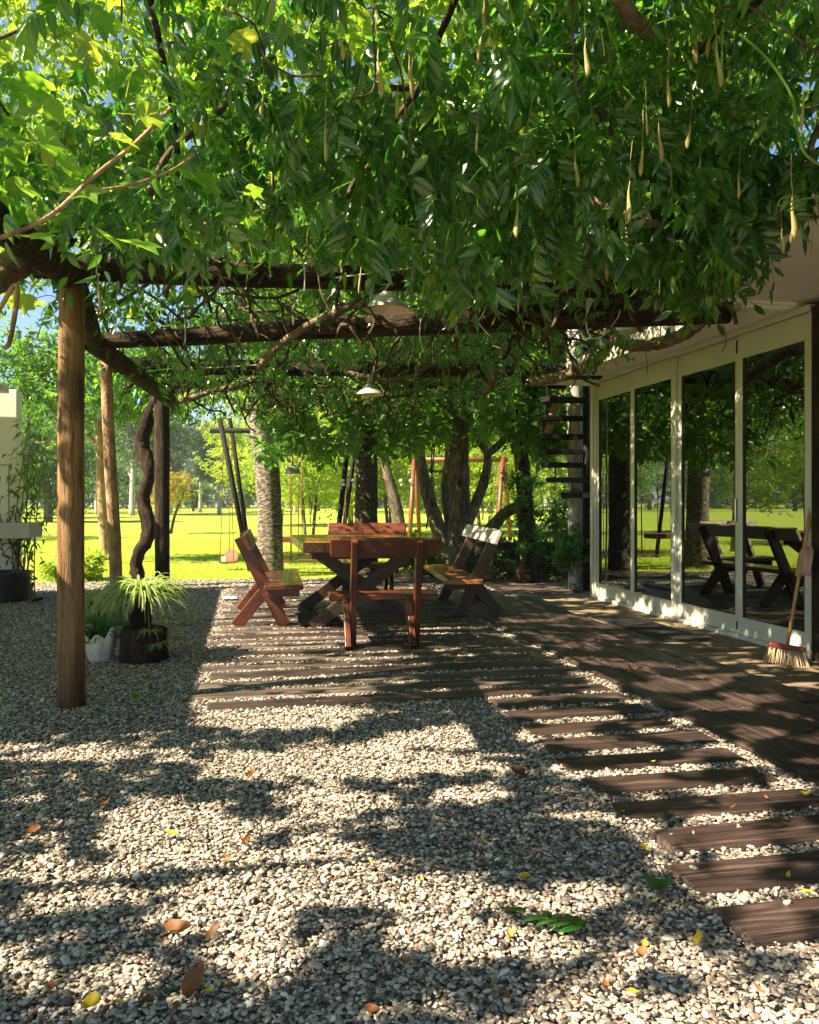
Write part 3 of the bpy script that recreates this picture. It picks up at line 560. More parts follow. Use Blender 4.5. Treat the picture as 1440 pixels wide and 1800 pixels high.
# ------------------------------------------------------------------ pergola
pg = empty('pergola', UV(7, 1, 0)); tag(pg, 'rustic pergola of round log posts and beams carrying the wisteria', 'pergola')
def rel(pts): return [Vector(p) - pg.location for p in pts]
def wob_line(a, b, n, amp):
    a, b = Vector(a), Vector(b); return [a.lerp(b, i / (n - 1)) + Vector((random.uniform(-amp, amp), random.uniform(-amp, amp), random.uniform(-amp, amp))) for i in range(n)]
def log(name, a, b, r0, r1, m, n=14, amp=.006, seg=14, lump=.03, label=None):
    pts = smooth_path(rel(wob_line(a, b, max(4, n // 3), amp)), 4)
    o = MB().tube(pts, lerp_r([r0, r1], len(pts)), seg, lump).build(name, M[m], pg, smooth=True)
    if label: o['label'] = label
    return o
A0 = G(125, 1243); log('post', A0 + Vector((0, 0, -.02)), P(126, 500, 4.8), .078, .071, 'post_wood', label='smooth orange brown post nearest the camera', amp=.004, lump=.012, seg=20)
B0 = G(206, 1098); log('post', B0, P(186, 628, 7.6), .062, .052, 'peeled', label='slender peeled post with flaking bark', amp=.012, lump=.05)
C0 = G(286, 1040); log('post', C0, P(284, 690, 10.9), .095, .10, 'log', label='dark thick post beside the twisted vine stem')
# long beam on the left and cross beams
log('beam', P(-120, 300, 2.9), P(128, 492, 4.85), .085, .075, 'beam_log', label='thick dark log running from the near post toward the camera')
log('beam', P(128, 488, 4.8), P(168, 608, 6.6), .075, .07, 'beam_log')
log('beam', P(150, 592, 6.4), P(300, 705, 10.9), .085, .09, 'beam_log')
log('beam', P(60, 470, 4.95), P(1240, 508, 5.6), .072, .085, 'beam_log', n=24)
log('beam', P(160, 600, 6.45), P(1280, 541, 6.2), .062, .115, 'beam_log', n=24)
log('beam', P(200, 642, 9.1), P(1060, 655, 9.6), .09, .085, 'beam_log', n=24)
log('beam', P(240, 668, 10.8), P(1060, 672, 11.2), .11, .09, 'beam_log', n=24)
for i in range(4):                                   # thin battens the vine climbs on
    vv = -.3 + i * .95; bt = MB().tube(wob_line(pg.location * -1 + UV(.2, vv, 2.78), pg.location * -1 + UV(11, vv, 2.80), 14, .02), .012, 8); bt.build('batten', M['beam_log'], pg, smooth=True)

# ------------------------------------------------------------------ wisteria on the pergola
wv = empty('wisteria_vine', UV(11.2, -1.0, 0)); tag(wv, 'wisteria vine with hanging leaves and seed pods covering the pergola', 'vine')
def wrel(pts): return [Vector(p) - wv.location for p in pts]
WT = [compound(6, d, s, True, hg, .050, .33) for s, (d, hg) in enumerate([(.5, .5), (.9, .8), (1.3, .9), (1.6, 1.1), (1.0, 1.2), (.3, .6)])]
WF = [compound(5, d, 20 + s, False, hg, .056) for s, (d, hg) in enumerate([(.5, .5), (1.0, .8), (1.5, 1.0), (.2, .6)])]
def clear_of_lamps(pos):
    uu = pos[:, 0] * UD.x + pos[:, 1] * UD.y; vv = pos[:, 0] * VD.x + pos[:, 1] * VD.y; e = (uu < 5.75) & (vv > 2.6) & (pos[:, 2] < 3.05)                             # the lamps hang free of leaves
    px = CX + F * pos[:, 0] / np.maximum(pos[:, 1], .5); py = CY - F * (pos[:, 2] - H) / np.maximum(pos[:, 1], .5)
    a = (np.abs(px - 650) < 48) & (py > 625) & (py < 715) & (pos[:, 1] < 9.0) & (pos[:, 1] > 3); b = (np.abs(px - 666) < 62) & (py > 440) & (py < 570) & (pos[:, 1] < 5.7) & (pos[:, 1] > 2)
    c_ = (np.abs(px - 514) < 30) & (py > 770) & (py < 840) & (pos[:, 1] < 12.6)
    d = (px > 1120) & (px < 1500) & (py > 530) & (pos[:, 1] < 9) & (pos[:, 1] > 2)
    return ~(a | b | c_ | d | e)
def uvpos(u, v, z): p = np.outer(u, UD) + np.outer(v, VD); p[:, 2] = z; return p
def canopy():
    L = wv.location
    # roof of leaves
    n = 14500; u = .2 + 12.2 * rng.random(n); v = -1.75 + 4.9 * rng.random(n); z = 2.68 + 1.0 * rng.random(n) ** 1.4 + .25 * (fnoise(u * .8, v * .8) - .5)
    dens = fnoise(u * 1.3 + 4, v * 1.3 + 7); keep = dens > .41 + .12 * np.clip((-.3 - v) / .5, 0, 1) + .15 * np.clip((-1.0 - v) / .7, 0, 1)
    keep &= ~((v > 2.9) & (u > 3.5)); keep &= ~((u > 5.2) & (v < -1.25) & (rng.random(n) < .6))
    keep &= ~((u > 5.0) & (rng.random(n) < .30))
    keep &= ~((u < 3.0) & (rng.random(n) < .42)); u, v, z = u[keep], v[keep], z[keep]; pos = uvpos(u, v, z); px = CX + F * pos[:, 0] / np.maximum(pos[:, 1], .5); pos = pos[(px > 330) | (px < -60) | (pos[:, 1] > 4.5) | (rng.random(len(px)) < .55)]; px = CX + F * pos[:, 0] / np.maximum(pos[:, 1], .5); py = CY - F * (pos[:, 2] - H) / np.maximum(pos[:, 1], .5); pos = pos[~((px > 1310) & (pos[:, 1] > 1.5) & (py + 240 / pos[:, 1] > 400))]; pos = pos[clear_of_lamps(pos)]; n = len(pos)
    far = pos[:, 1] > 6.2
    for sel, T, nm in ((~far, WT, 'foliage'), (far, WF, 'foliage')):
        q = pos[sel] - np.array(L); k = len(q)
        leaves(nm, T, q, rng.random(k) * 6.28, rng.normal(.25, .35, k), rng.normal(0, .4, k), .15 + .15 * rng.random(k), M['wis_leaf'], wv, cull=True)
    # a thicker mat near the house, added to keep sun off the door frames
    n = 3200; u = 2.4 + 8.5 * rng.random(n); v = 1.1 + 1.9 * rng.random(n); z = 2.8 + .7 * rng.random(n); pos = uvpos(u, v, z); pos = pos[clear_of_lamps(pos)]
    px = CX + F * pos[:, 0] / pos[:, 1]; py = CY - F * (pos[:, 2] - H) / pos[:, 1]; pos = pos[~((px > 1310) & (py + 240 / pos[:, 1] > 400))]; k = len(pos)
    leaves('foliage', WF, pos - np.array(L), rng.random(k) * 6.28, rng.normal(.2, .4, k), rng.normal(0, .4, k), .17 + .12 * rng.random(k), M['wis_leaf'], wv, cull=True)
    # top of the vine, well above the beams, sunlight put into its leaf colour
    n = 15000; u = 1.0 + 8.5 * rng.random(n); v = -3.4 + 7.0 * rng.random(n); z = 3.5 + 1.2 * rng.random(n); keep = fnoise(u * 1.1 + 61, v * 1.1 + 7) > .41 - .14 * (v < -.4)
    pos = uvpos(u[keep], v[keep], z[keep]); k = len(pos)
    leaves('upper_foliage', WF, pos - np.array(L), rng.random(k) * 6.28, rng.normal(.15, .4, k), rng.normal(0, .5, k), .18 + .12 * rng.random(k), M['top_leaf'], wv, cull=True)
    # the curtain that hangs in front of the first beam
    n = 4200; u = 2.7 + 1.8 * rng.random(n); v = -.95 + 3.6 * rng.random(n)
    zb = 2.12 + .24 * fnoise(u * 1.1 + 3, v * 1.5) - .14 * np.exp(-((v - 1.0) / .5) ** 2) + .20 * np.clip((u - 3.9), 0, 1) + .14 * np.clip((v - 2.1), 0, 1); zt = 2.78
    z = zb + (zt - zb) * rng.random(n) ** 1.25
    keep = fnoise(u * 1.9 + 31, v * 2.3 + 11) > .47; u, v, z = u[keep], v[keep], z[keep]
    pos = uvpos(u, v, z); px = CX + F * pos[:, 0] / pos[:, 1]; py = CY - F * (pos[:, 2] - H) / pos[:, 1]
    edge = np.interp(px, [-200, 0, 60, 150, 300, 450, 560, 620, 700, 790, 850, 950, 1050, 1130, 1200, 1290, 1340, 1390, 1440, 1700], [400, 430, 465, 485, 455, 450, 445, 470, 525, 550, 470, 480, 470, 520, 545, 540, 430, 395, 370, 350])
    pos = pos[py + 190 / pos[:, 1] < edge + 10 + 70 * (fnoise(px / 45, px * 0 + 7) - .5)]; pos = pos[rng.random(len(pos)) < np.interp(pos[:, 0] / pos[:, 1] * F + CX, [200, 360], [.22, 1])]; pos = pos[clear_of_lamps(pos)]; n = len(pos)
    leaves('hanging_foliage', WT, pos - np.array(L), rng.random(n) * 6.28, rng.normal(.65, .45, n), rng.normal(0, .45, n), .14 + .15 * rng.random(n), M['wis_leaf'], wv, cull=True)
    # tassels that droop lower behind the beams
    n = 1100; u = 5.2 + 6.8 * rng.random(n); v = -1.3 + 4.5 * rng.random(n); z = 2.42 + .3 * rng.random(n); keep = fnoise(u * 1.2 + 13, v * 1.2 + 41) > .56
    pos = uvpos(u[keep], v[keep], z[keep]); pos = pos[clear_of_lamps(pos)]; n = len(pos)
    leaves('hanging_foliage', WF, pos - np.array(L), rng.random(n) * 6.28, rng.normal(.6, .4, n), rng.normal(0, .4, n), .17 + .11 * rng.random(n), M['wis_leaf'], wv, cull=True)
canopy()
STEMS = [([(935, 672, 8.5), (985, 662, 8.2), (1040, 640, 7.8), (1068, 605, 7.4), (1075, 565, 7.2), (1085, 520, 7.2)], [.05, .055, .05, .045]),
         ([(1072, 592, 7.3), (1110, 607, 7.0), (1160, 603, 6.7), (1205, 585, 6.4), (1240, 556, 6.2)], [.05, .05, .055]),
         ([(246, 1024, 11.3), (240, 985, 11.3), (262, 935, 11.25), (252, 880, 11.3), (264, 830, 11.2), (250, 780, 11.25), (262, 735, 11.2), (280, 700, 11.1), (320, 672, 10.6)], [.10, .085, .105, .08, .10, .095, .09, .06]),
         ([(-20, 500, 4.1), (50, 448, 4.4), (110, 395, 4.7), (165, 330, 5.0)], [.07, .075, .07]),
         ([(720, 235, 4.0), (760, 245, 4.0), (805, 262, 4.0), (800, 255, 4.2)], [.022, .026, .02]),
         ([(1085, -10, 2.8), (1110, 30, 2.9), (1140, 55, 3.0), (1150, 60, 3.1)], [.025, .03, .028]),
         ([(640, 528, 5.5), (600, 545, 5.6), (560, 562, 5.9), (500, 600, 6.2), (455, 645, 6.8)], [.028, .026, .03]),
         ([(850, 692, 8.9), (862, 676, 8.8), (868, 655, 8.7), (862, 640, 8.7)], [.04, .045, .04]),
         ([(300, 712, 10.6), (350, 694, 10.4), (410, 678, 10.2), (470, 655, 10.0)], [.035, .03, .03]),
         ([(560, 640, 9.3), (600, 650, 9.3), (640, 662, 9.2), (700, 668, 9.1), (745, 650, 9.1), (760, 635, 9.2)], [.025, .03, .02]),
         ([(800, 300, 3.4), (900, 330, 3.6), (1000, 340, 3.6), (1100, 380, 3.6), (1190, 400, 3.8)], [.02, .025, .02])]
for pts, rad in STEMS:
    sp = smooth_path(wrel([P(*q) for q in pts]), 7); MB().tube(sp, lerp_r(rad, len(sp)), 10, .16).build('stem', M['log' if max(rad) > .09 else 'vine_bark'], wv, smooth=True)
tw = MB()
for i in range(520):                                  # loose twigs and strings, most of them tangled along the beams
    u, v = (1.8 + 9.5 * random.random(), -1.2 + 4.3 * random.random()) if i < 150 else (random.choice((5.0, 6.25, 6.45, 9.2, 9.4, 10.9, 11.1)) + random.gauss(0, .16), -1.1 + 4.1 * random.random()); a = UV(u, v, 2.66 + (.12 if i < 150 else .0) + random.gauss(0, .07)) - wv.location; pts = [a]; d = Vector((random.uniform(-1, 1), random.uniform(-1, 1), -.3))
    for k in range(5): d = (d + Vector((random.uniform(-.6, .6), random.uniform(-.6, .6), random.uniform(-.6, .4)))).normalized(); pts.append(pts[-1] + d * random.uniform(.06, .16))
    tw.tube(smooth_path(pts, 3), random.choice((.003, .004, .006, .010, .014)), 5)
tw.build('creeper', M['twig_bark'], wv, smooth=True)
td = MB().tube(smooth_path(wrel([P(*q, 2.2) for q in ((1300, 60), (1350, 105), (1392, 170), (1402, 230), (1415, 270), (1450, 295))]), 6), .0035, 6)
td.tube(smooth_path(wrel([P(*q, 2.3) for q in ((1450, 345), (1400, 352), (1370, 362), (1375, 348), (1402, 347), (1385, 372), (1415, 355))]), 6), .0025, 6)
td.build('tendril', M['green_glass'] if False else M['bright_leaf'], wv, smooth=True)
PODS = [(850, 60, 2.6), (700, 185, 2.8), (840, 240, 2.8), (828, 315, 3.0), (1260, 105, 2.5), (1270, 110, 2.52), (1158, 245, 2.9), (1213, 245, 2.8), (948, 345, 3.1), (1020, 325, 3.1), (462, 190, 2.7), (708, 265, 3.1), (1064, 460, 3.4), (1100, 425, 3.4), (1393, 415, 3.0), (1375, 430, 3.1), (850, 20, 2.4), (1030, 100, 2.6), (1230, 300, 3.1), (1300, 330, 3.1), (480, 285, 3.1), (540, 415, 3.4), (548, 450, 3.5), (636, 480, 3.7), (820, 430, 3.5), (915, 510, 3.7), (870, 450, 3.6), (966, 395, 3.4), (1440, 420, 2.9), (172, 512, 2.9), (1090, 350, 3.3), (1180, 330, 3.2), (735, 340, 3.2), (600, 90, 2.5), (665, 120, 2.6), (720, 130, 2.6)]
_pr = random.Random(11); PODS += [(_pr.uniform(560, 1430), _pr.uniform(30, 440), _pr.uniform(2.5, 3.5)) for _ in range(22)]
pod0 = None
for (px, py, Y) in PODS:
    if pod0 is None:
        n = 12; prof = [(0, .001)]; mb = MB()
        pts = [Vector((.004 * math.sin(i * .5), 0, -.17 * i / n)) for i in range(n + 1)]; rad = [.0018, .0022, .003, .0045, .0055, .0065, .0075, .009, .0105, .0112, .0105, .007, .0015]
        mb.tube(pts, rad, 10); mb.v = [(x * 1.05, y * .65, z) for x, y, z in mb.v]; mb.tube([(0, 0, .16), (.004, 0, .08), (0, 0, 0)], .0012, 5)
        pod0 = mb.build('seed_pod', M['pod'], wv, smooth=True); o = pod0
    else:
        o = pod0.copy(); COL.objects.link(o); o.parent = wv
    o.location = P(px, py, Y) - wv.location + Vector((0, 0, .06)); s = random.uniform(.55, .88); o.scale = (s, s, s * random.uniform(.8, 1.15)); o.rotation_euler = (random.uniform(-.1, .1), random.uniform(-.1, .1), random.uniform(0, 6.28))

for pts in ([(1048, 520, 5.6), (1030, 555, 5.6), (1038, 592, 5.6), (1060, 590, 5.6), (1085, 560, 5.6), (1090, 545, 5.6)], [(590, 488, 5.0), (640, 482, 5.0), (700, 474, 5.0), (760, 466, 5.0)], [(534, 462, 5.0), (536, 490, 5.0), (535, 512, 5.0)], [(250, 655, 9.0), (300, 648, 9.0), (380, 646, 9.0), (470, 640, 9.0)], [(325, 560, 6.0), (326, 590, 6.0), (325, 606, 6.0)], [(740, 560, 6.1), (738, 590, 6.1), (745, 620, 6.1)]):
    MB().tube(smooth_path(rel([P(*q) for q in pts]), 5), .0045, 6).build('cord', M['white_enamel'], pg, smooth=True)

# lobed-leaf vine at the left, close to the camera
gv = empty('grape_vine', UV(4.6, -1.2, 0)); tag(gv, 'bright vine with broad lobed leaves above the near post', 'vine')
GT = [lobed(i) for i in range(6)]
def grape():
    L = np.array(gv.location); n = 1700; u = 1.7 + 4.6 * rng.random(n); v = -1.9 + 1.9 * rng.random(n); z = 2.45 + 1.0 * rng.random(n)
    keep = fnoise(u * 1.7 + 51, v * 1.7 + 23) > .42; pos = uvpos(u[keep], v[keep], z[keep])
    n = len(pos)
    leaves('foliage', GT, pos - L, rng.random(n) * 6.28, rng.normal(.5, .4, n), rng.normal(0, .5, n), .12 + .07 * rng.random(n), M['grape_leaf'], gv, cull=True)
    big = [P(150, 395, 2.0), P(200, 425, 2.0), P(40, 415, 2.0), P(90, 290, 2.2), P(20, 330, 2.1), P(310, 310, 2.6), P(330, 320, 2.6), P(180, 240, 2.3), P(50, 250, 2.2), P(420, 330, 2.8), P(410, 370, 2.9), P(120, 330, 2.2), P(230, 200, 2.4), P(60, 180, 2.3), P(300, 120, 2.5), P(170, 100, 2.4)]
    n = len(big); leaves('foliage', GT, np.array([tuple(b) for b in big]) - L, rng.uniform(-.6, .6, n), rng.uniform(.1, .5, n), rng.uniform(-.7, .5, n), rng.uniform(.09, .15, n), M['grape_leaf'], gv, tone=rng.random(n) * .6 + .2)
    for pts, r in (([(-20, 425, 2.0), (60, 395, 2.05), (110, 362, 2.1), (165, 310, 2.2), (240, 250, 2.35), (300, 190, 2.5)], .006), ([(165, 335, 2.2), (230, 325, 2.3), (300, 300, 2.4), (345, 270, 2.5)], .004), ([(-10, 560, 4.0), (30, 500, 4.0), (20, 590, 4.0), (10, 612, 4.0)], .012)):
        MB().tube([p - gv.location for p in smooth_path([P(*q) for q in pts], 6)], r, 7, .1).build('stem', M['peeled'], gv, smooth=True)
grape()

# ------------------------------------------------------------------ trees
ST = [sprig(7, i) for i in range(4)]
def clump_points(n, cen, rad, clumps, spread):
    k = rng.normal(size=(clumps, 3)); k /= np.linalg.norm(k, axis=1)[:, None]; k *= (rng.random(clumps) ** .4)[:, None]
    ctr = k * np.array(rad) + np.array(cen); i = rng.integers(0, clumps, n); sp = spread * (0.6 + .8 * rng.random(clumps))
    return ctr[i] + rng.normal(size=(n, 3)) * sp[i][:, None] * np.array([1, 1, .7]), ctr
def crown(name, pos, temps, size, m, parent, down=.4):
    n = len(pos); return leaves(name, temps, pos, rng.random(n) * 6.28, rng.normal(down, .5, n), rng.normal(0, .6, n), size * (.7 + .6 * rng.random(n)), m, parent)
def near_tree(name, label, trunk, rad, barkm, crown_c, crown_r, n, leafm, extra=(), lump=.05, size=.30, cat='tree', group=None, temps=None, skirt=None):
    base = Vector(trunk[0]); base.z = 0; t = empty(name, base); tag(t, label, cat, group)
    sp = smooth_path([Vector(p) - base for p in trunk], 8); MB().tube(sp, lerp_r(rad, len(sp)), 18, lump).build('trunk', M[barkm], t, smooth=True)
    for pts, r in extra:
        q = smooth_path([Vector(p) - base for p in pts], 7); MB().tube(q, lerp_r(r, len(q)), 12, lump).build('limb', M[barkm], t, smooth=True)
    if n:
        pos, _ = clump_points(n, Vector(crown_c) - base, crown_r, 26, .45); pos = pos[pos[:, 2] > 1.95 + .5 * rng.random(len(pos))]
        if skirt is not None: pos = np.concatenate([pos, skirt - np.array(base)])
        crown('crown', pos, temps or ST, size, M[leafm], t)
    return t
def skirt_px(n, x0, x1, y0, y1, Y0, Y1, thr=.42):
    px = rng.uniform(x0, x1, n); py = rng.uniform(y0, y1, n); Y = rng.uniform(Y0, Y1, n); keep = fnoise(px / 34, py / 40) + .25 * (1 - (py - y0) / (y1 - y0)) > thr + .12
    px, py, Y = px[keep], py[keep], Y[keep]; return np.stack([(px - CX) / F * Y, Y, H - (py - CY) / F * Y], 1)
T1 = G(474, 1012); near_tree('shade_tree', 'thick speckled trunk behind the left bench, half in the sun', [T1, P(474, 900, T1.y), P(468, 800, T1.y), P(462, 735, T1.y), P(455, 600, T1.y)], [.225, .19, .2, .22, .2], 'speckled_bark', (T1.x + 1.2, T1.y + .9, 4.4), (1.6, 1.8, 1.4), 1900, 'tree_leaf', [([P(462, 745, T1.y), P(440, 725, T1.y - .1), P(405, 700, T1.y - .2), P(360, 690, T1.y - .3)], [.07, .05, .02])], .035, skirt=skirt_px(700, 455, 620, 690, 800, 11.0, 13.5))
T2 = G(644, 1010); near_tree('shade_tree', 'straight speckled trunk rising behind the far bench', [T2, P(644, 900, T2.y), P(645, 780, T2.y), P(643, 600, T2.y)], [.20, .185, .175, .165], 'bark', (T2.x, T2.y + .8, 4.4), (2.2, 2.0, 1.4), 2400, 'tree_leaf', (), .035, skirt=skirt_px(900, 540, 800, 690, 790, 11.5, 14))
T3 = G(808, 1018); near_tree('shade_tree', 'dark straight trunk with a pale sunlit foot right of the table', [T3, P(808, 900, T3.y), P(806, 780, T3.y), P(808, 600, T3.y)], [.175, .165, .16, .15], 'grey_bark', (T3.x + .3, T3.y + .6, 4.4), (2.0, 2.0, 1.4), 2200, 'tree_leaf', (), .04, skirt=skirt_px(500, 760, 960, 680, 760, 11.5, 14))
YM = 15.0
near_tree('spreading_tree', 'old tree with several crooked grey stems spreading from its foot', [P(800, 1000, YM), P(775, 940, YM), P(755, 880, YM), P(738, 800, YM), P(742, 730, YM)], [.17, .145, .125, .10, .07], 'grey_bark', (1.0, YM + 1.5, 4.2), (2.8, 2.0, 1.6), 2600, 'tree_leaf',
          [([P(800, 985, YM), P(792, 930, YM + .2), P(783, 860, YM + .3), P(790, 780, YM + .3), P(770, 700, YM + .3)], [.12, .10, .09, .08, .05]),
           ([P(800, 975, YM), P(830, 900, YM + .1), P(850, 850, YM + .1), P(858, 800, YM), P(850, 740, YM), P(870, 690, YM)], [.13, .105, .09, .08, .06, .05]),
           ([P(855, 800, YM), P(885, 775, YM), P(910, 745, YM - .1), P(925, 720, YM - .1)], [.08, .06, .04]),
           ([P(810, 985, YM - .3), P(850, 945, YM - .5), P(885, 905, YM - .8), P(920, 885, YM - 1)], [.14, .12, .105, .08]),
           ([P(858, 800, YM), P(840, 770, YM + .2), P(825, 740, YM + .2), P(815, 700, YM + .2)], [.07, .05, .03])], .06, skirt=skirt_px(380, 680, 900, 690, 765, 14, 16))
near_tree('slim_tree', 'slim leaning brown trunk standing on the lawn behind the far bench', [P(705, 962, 19), P(698, 900, 19), P(686, 850, 19), P(676, 810, 19), P(668, 760, 19)], [.17, .15, .12, .09, .06], 'grey_bark', (-.4, 19.5, 3.6), (1.5, 1.5, .9), 900, 'bright_leaf', (), .04)
T4 = G(924, 1024); near_tree('ivy_clad_tree', 'dark ivy covered trunk between the right bench and the stairs', [T4, P(926, 950, T4.y), P(922, 860, T4.y), P(914, 760, T4.y), P(918, 640, T4.y)], [.17, .13, .11, .10, .09], 'log', (T4.x, T4.y, 4.3), (1.6, 1.4, 1.2), 1500, 'tree_leaf', [([P(918, 780, T4.y), P(930, 720, T4.y), P(945, 650, T4.y)], [.06, .05, .04])], .08, skirt=skirt_px(500, 880, 1000, 690, 800, 11, 12.5))
T5 = G(1015, 1036); near_tree('pale_tree', 'pale barked trunk behind the spiral stairs with an ivy covered foot', [T5, P(1014, 900, T5.y), P(1012, 780, T5.y), P(1010, 640, T5.y), P(1010, 520, T5.y)], [.125, .115, .11, .11, .11], 'pale_bark', (T5.x, T5.y + 1.5, 4.6), (1.6, 1.4, 1.0), 900, 'tree_leaf', (), .02)
# climbers and low shrubs at the foot of these trunks
def shrub(name, label, c_, r_, n, m, size, cat='shrub', temps=None, group=None, stems=5):
    base = Vector((c_[0], c_[1], 0)); t = empty(name, base); tag(t, label, cat, group)
    pos, ctr = clump_points(n, (0, 0, c_[2]), r_, 16, min(r_) * .32); pos = pos[pos[:, 2] > .03]
    crown('foliage', pos, temps or ST, size, M[m], t, .1)
    sb = MB()
    for k in range(stems): sb.tube(smooth_path([(random.uniform(-.06, .06), random.uniform(-.06, .06), 0), Vector(ctr[k]) * .5 + Vector((0, 0, .05)), Vector(ctr[k])], 4), .012, 6)
    sb.build('stem', M['vine_bark'], t, smooth=True); return t
shrub('ivy', 'dark ivy climbing the trunk between bench and stairs', (T4.x, T4.y - .05, 1.0), (.2, .2, 1.0), 520, 'deep_leaf', .13, 'ivy')
shrub('ivy', 'dark ivy thickly covering the foot of the pale trunk', (T5.x, T5.y - .02, .7), (.24, .24, .7), 520, 'deep_leaf', .13, 'ivy')
for (px, py, Y, rx, rz, n, lab) in ((960, 960, 12.4, .4, .35, 330, 'loose dark shrub between the two ivy covered trunks'), (880, 980, 12.6, .4, .3, 420, 'dark leafy shrub behind the bench with the sun painted back'), (740, 985, 13.6, .35, .35, 420, 'small green shrub right of the far bench'), (985, 910, 12.8, .3, .35, 160, 'airy tall shrub beside the pale trunk'), (850, 985, 13.4, .3, .3, 300, 'low green shrub below the bent limb')):
    q = P(px, py, Y); shrub('garden_shrub', lab, (q.x, q.y, q.z), (rx, rx, rz), n, 'tree_leaf', .17)
lw = empty('garden_wall', UV(10.9, 4.6, 0), HROT); tag(lw, 'low dark block wall behind the spiral stairs', 'wall'); mb = MB()
for r in range(3):
    for k in range(4): mb.box((-1.0 + k * .42 + (r % 2) * .2, 1.0, .095 + r * .19), (.41, .18, .185))
mb.build('blocks', M['soil'], lw, bevel=.008)

# unseen tree put beside the pergola, its crown shaped to dapple the gravel
def side_tree():
    base = UV(2.2, -5.6); t = empty('unseen_dapple_tree', base); tag(t, 'unseen tree beside the pergola, crown shaped to dapple the open gravel', 'tree')
    MB().tube(smooth_path([(0, 0, 0), (.1, .05, 1.2), (.3, 0, 2.4), (.7, .1, 3.3)], 6), lerp_r([.2, .16, .13, .07], 19), 12, .06).build('trunk', M['grey_bark'], t, smooth=True)
    for k in range(6):
        a = k * 1.05; MB().tube(smooth_path([(.2, 0, 2.0), (.9 * math.cos(a), .9 * math.sin(a), 2.9), (2.0 * math.cos(a) + .8, 2.0 * math.sin(a) + .3, 3.4)], 5), lerp_r([.08, .05, .02], 11), 8, .08).build('limb', M['grey_bark'], t, smooth=True)
    n = 30000; su = .4 + 5.0 * rng.random(n); sv = -3.6 + 4.7 * rng.random(n); z = 3.0 + 1.0 * rng.random(n)
    g = uvpos(su, sv, 0); ok = (fnoise(su * 3 + 71, sv * 3 + 17) > .34); ok &= ~((su > 4.55) & (rng.random(n) < .8))
    g[:, 0] -= SHX * z / math.tan(SUN_EL); g[:, 1] -= SHY * z / math.tan(SUN_EL); g[:, 2] = z; v = g[:, 0] * VD.x + g[:, 1] * VD.y; pos = g[ok]; ok2 = (v[ok] < -1.15); pos = pos[ok2]
    pos = pos[:9000]; n = len(pos); T = [simple(True, .34)]
    leaves('crown', T, pos - np.array(base), rng.random(n) * 6.28, rng.normal(.3, .4, n), rng.normal(0, .4, n), .10 + .05 * rng.random(n), M['tree_leaf'], t, cull=True)
side_tree()

# trees beyond: each kind is built once and copied
def far_tree(name, h, tr, barkm, leafm, n, crad, clow, size, seed, lean=.3, clumps=30, spread=.7, multi=1):
    random.seed(seed); t = empty(name, (0, 0, 0)); mb = MB()
    for q in range(multi):
        dx, dy = (random.uniform(-.5, .5), random.uniform(-.5, .5)) if multi > 1 else (0, 0)
        pts = [(dx * .4, dy * .4, -.05), (dx + lean * .2, dy, h * .3), (dx * 2 + lean * .7, dy * 2, h * .6), (dx * 3 + lean, dy * 3, h * .92)]; sp = smooth_path(pts, 5); mb.tube(sp, lerp_r([tr * 1.25, tr, tr * .7, tr * .2], len(sp)), 9, .06)
    cen = (lean * .6, 0, (h + clow) / 2); pos, ctr = clump_points(n, cen, (crad, crad, (h - clow) / 2), clumps, spread)
    for k in range(10):
        z0 = clow * .7 + (h * .5 - clow * .3) * k / 10; mb.tube(smooth_path([(lean * z0 / h, 0, z0), (Vector(ctr[k]) + Vector((0, 0, z0))) * .5, Vector(ctr[k])], 4), lerp_r([tr * .4, tr * .22, .02], 9), 6)
    pos = pos[pos[:, 2] > .3]; mb.build('trunk', M[barkm], t, smooth=True); crown('crown', pos, ST, size, M[leafm], t); return t
def copy_tree(o):
    c_ = o.copy(); COL.objects.link(c_)
    for ch in [x for x in bpy.data.objects if x.parent == o]: d = ch.copy(); COL.objects.link(d); d.parent = c_
    return c_
PROTO = {}
def place(kind, px, Y, sc, label, group, rz=None):
    if kind in PROTO: t = copy_tree(PROTO[kind])
    else: t = KINDS[kind](); PROTO[kind] = t
    X = (px - CX) / F * Y; t.location = (X, Y, -.03); t.rotation_euler = (0, 0, random.uniform(0, 6.28) if rz is None else rz); t.scale = (sc * random.uniform(.9, 1.1),) * 2 + (sc,)
    tag(t, label, 'tree', group)
KINDS = {
 'euc': lambda: far_tree('eucalyptus_tree', 13, .22, 'pale_bark', 'euc_leaf', 3800, 3.2, 4.5, .55, 3, .8, 34, .8),
 'dark': lambda: far_tree('bushy_tree', 8, .25, 'grey_bark', 'tree_leaf', 4200, 3.4, .6, .5, 5, .3, 34, .8),
 'bright': lambda: far_tree('willow_tree', 6.5, .05, 'grey_bark', 'bright_leaf', 4600, 2.5, .7, .26, 8, .3, 44, .42, 2),
 'gold': lambda: far_tree('golden_tree', 4.2, .09, 'grey_bark', 'yellow_leaf', 1500, 1.3, 1.9, .24, 9, .2, 22, .3, 2)}
E = ['pale trunked eucalyptus at the field edge, behind the near post', 'pale trunked eucalyptus at the field edge, between the two slim posts', 'tall eucalyptus seen just right of the dark post', 'tall eucalyptus seen left of the sunlit trunk']
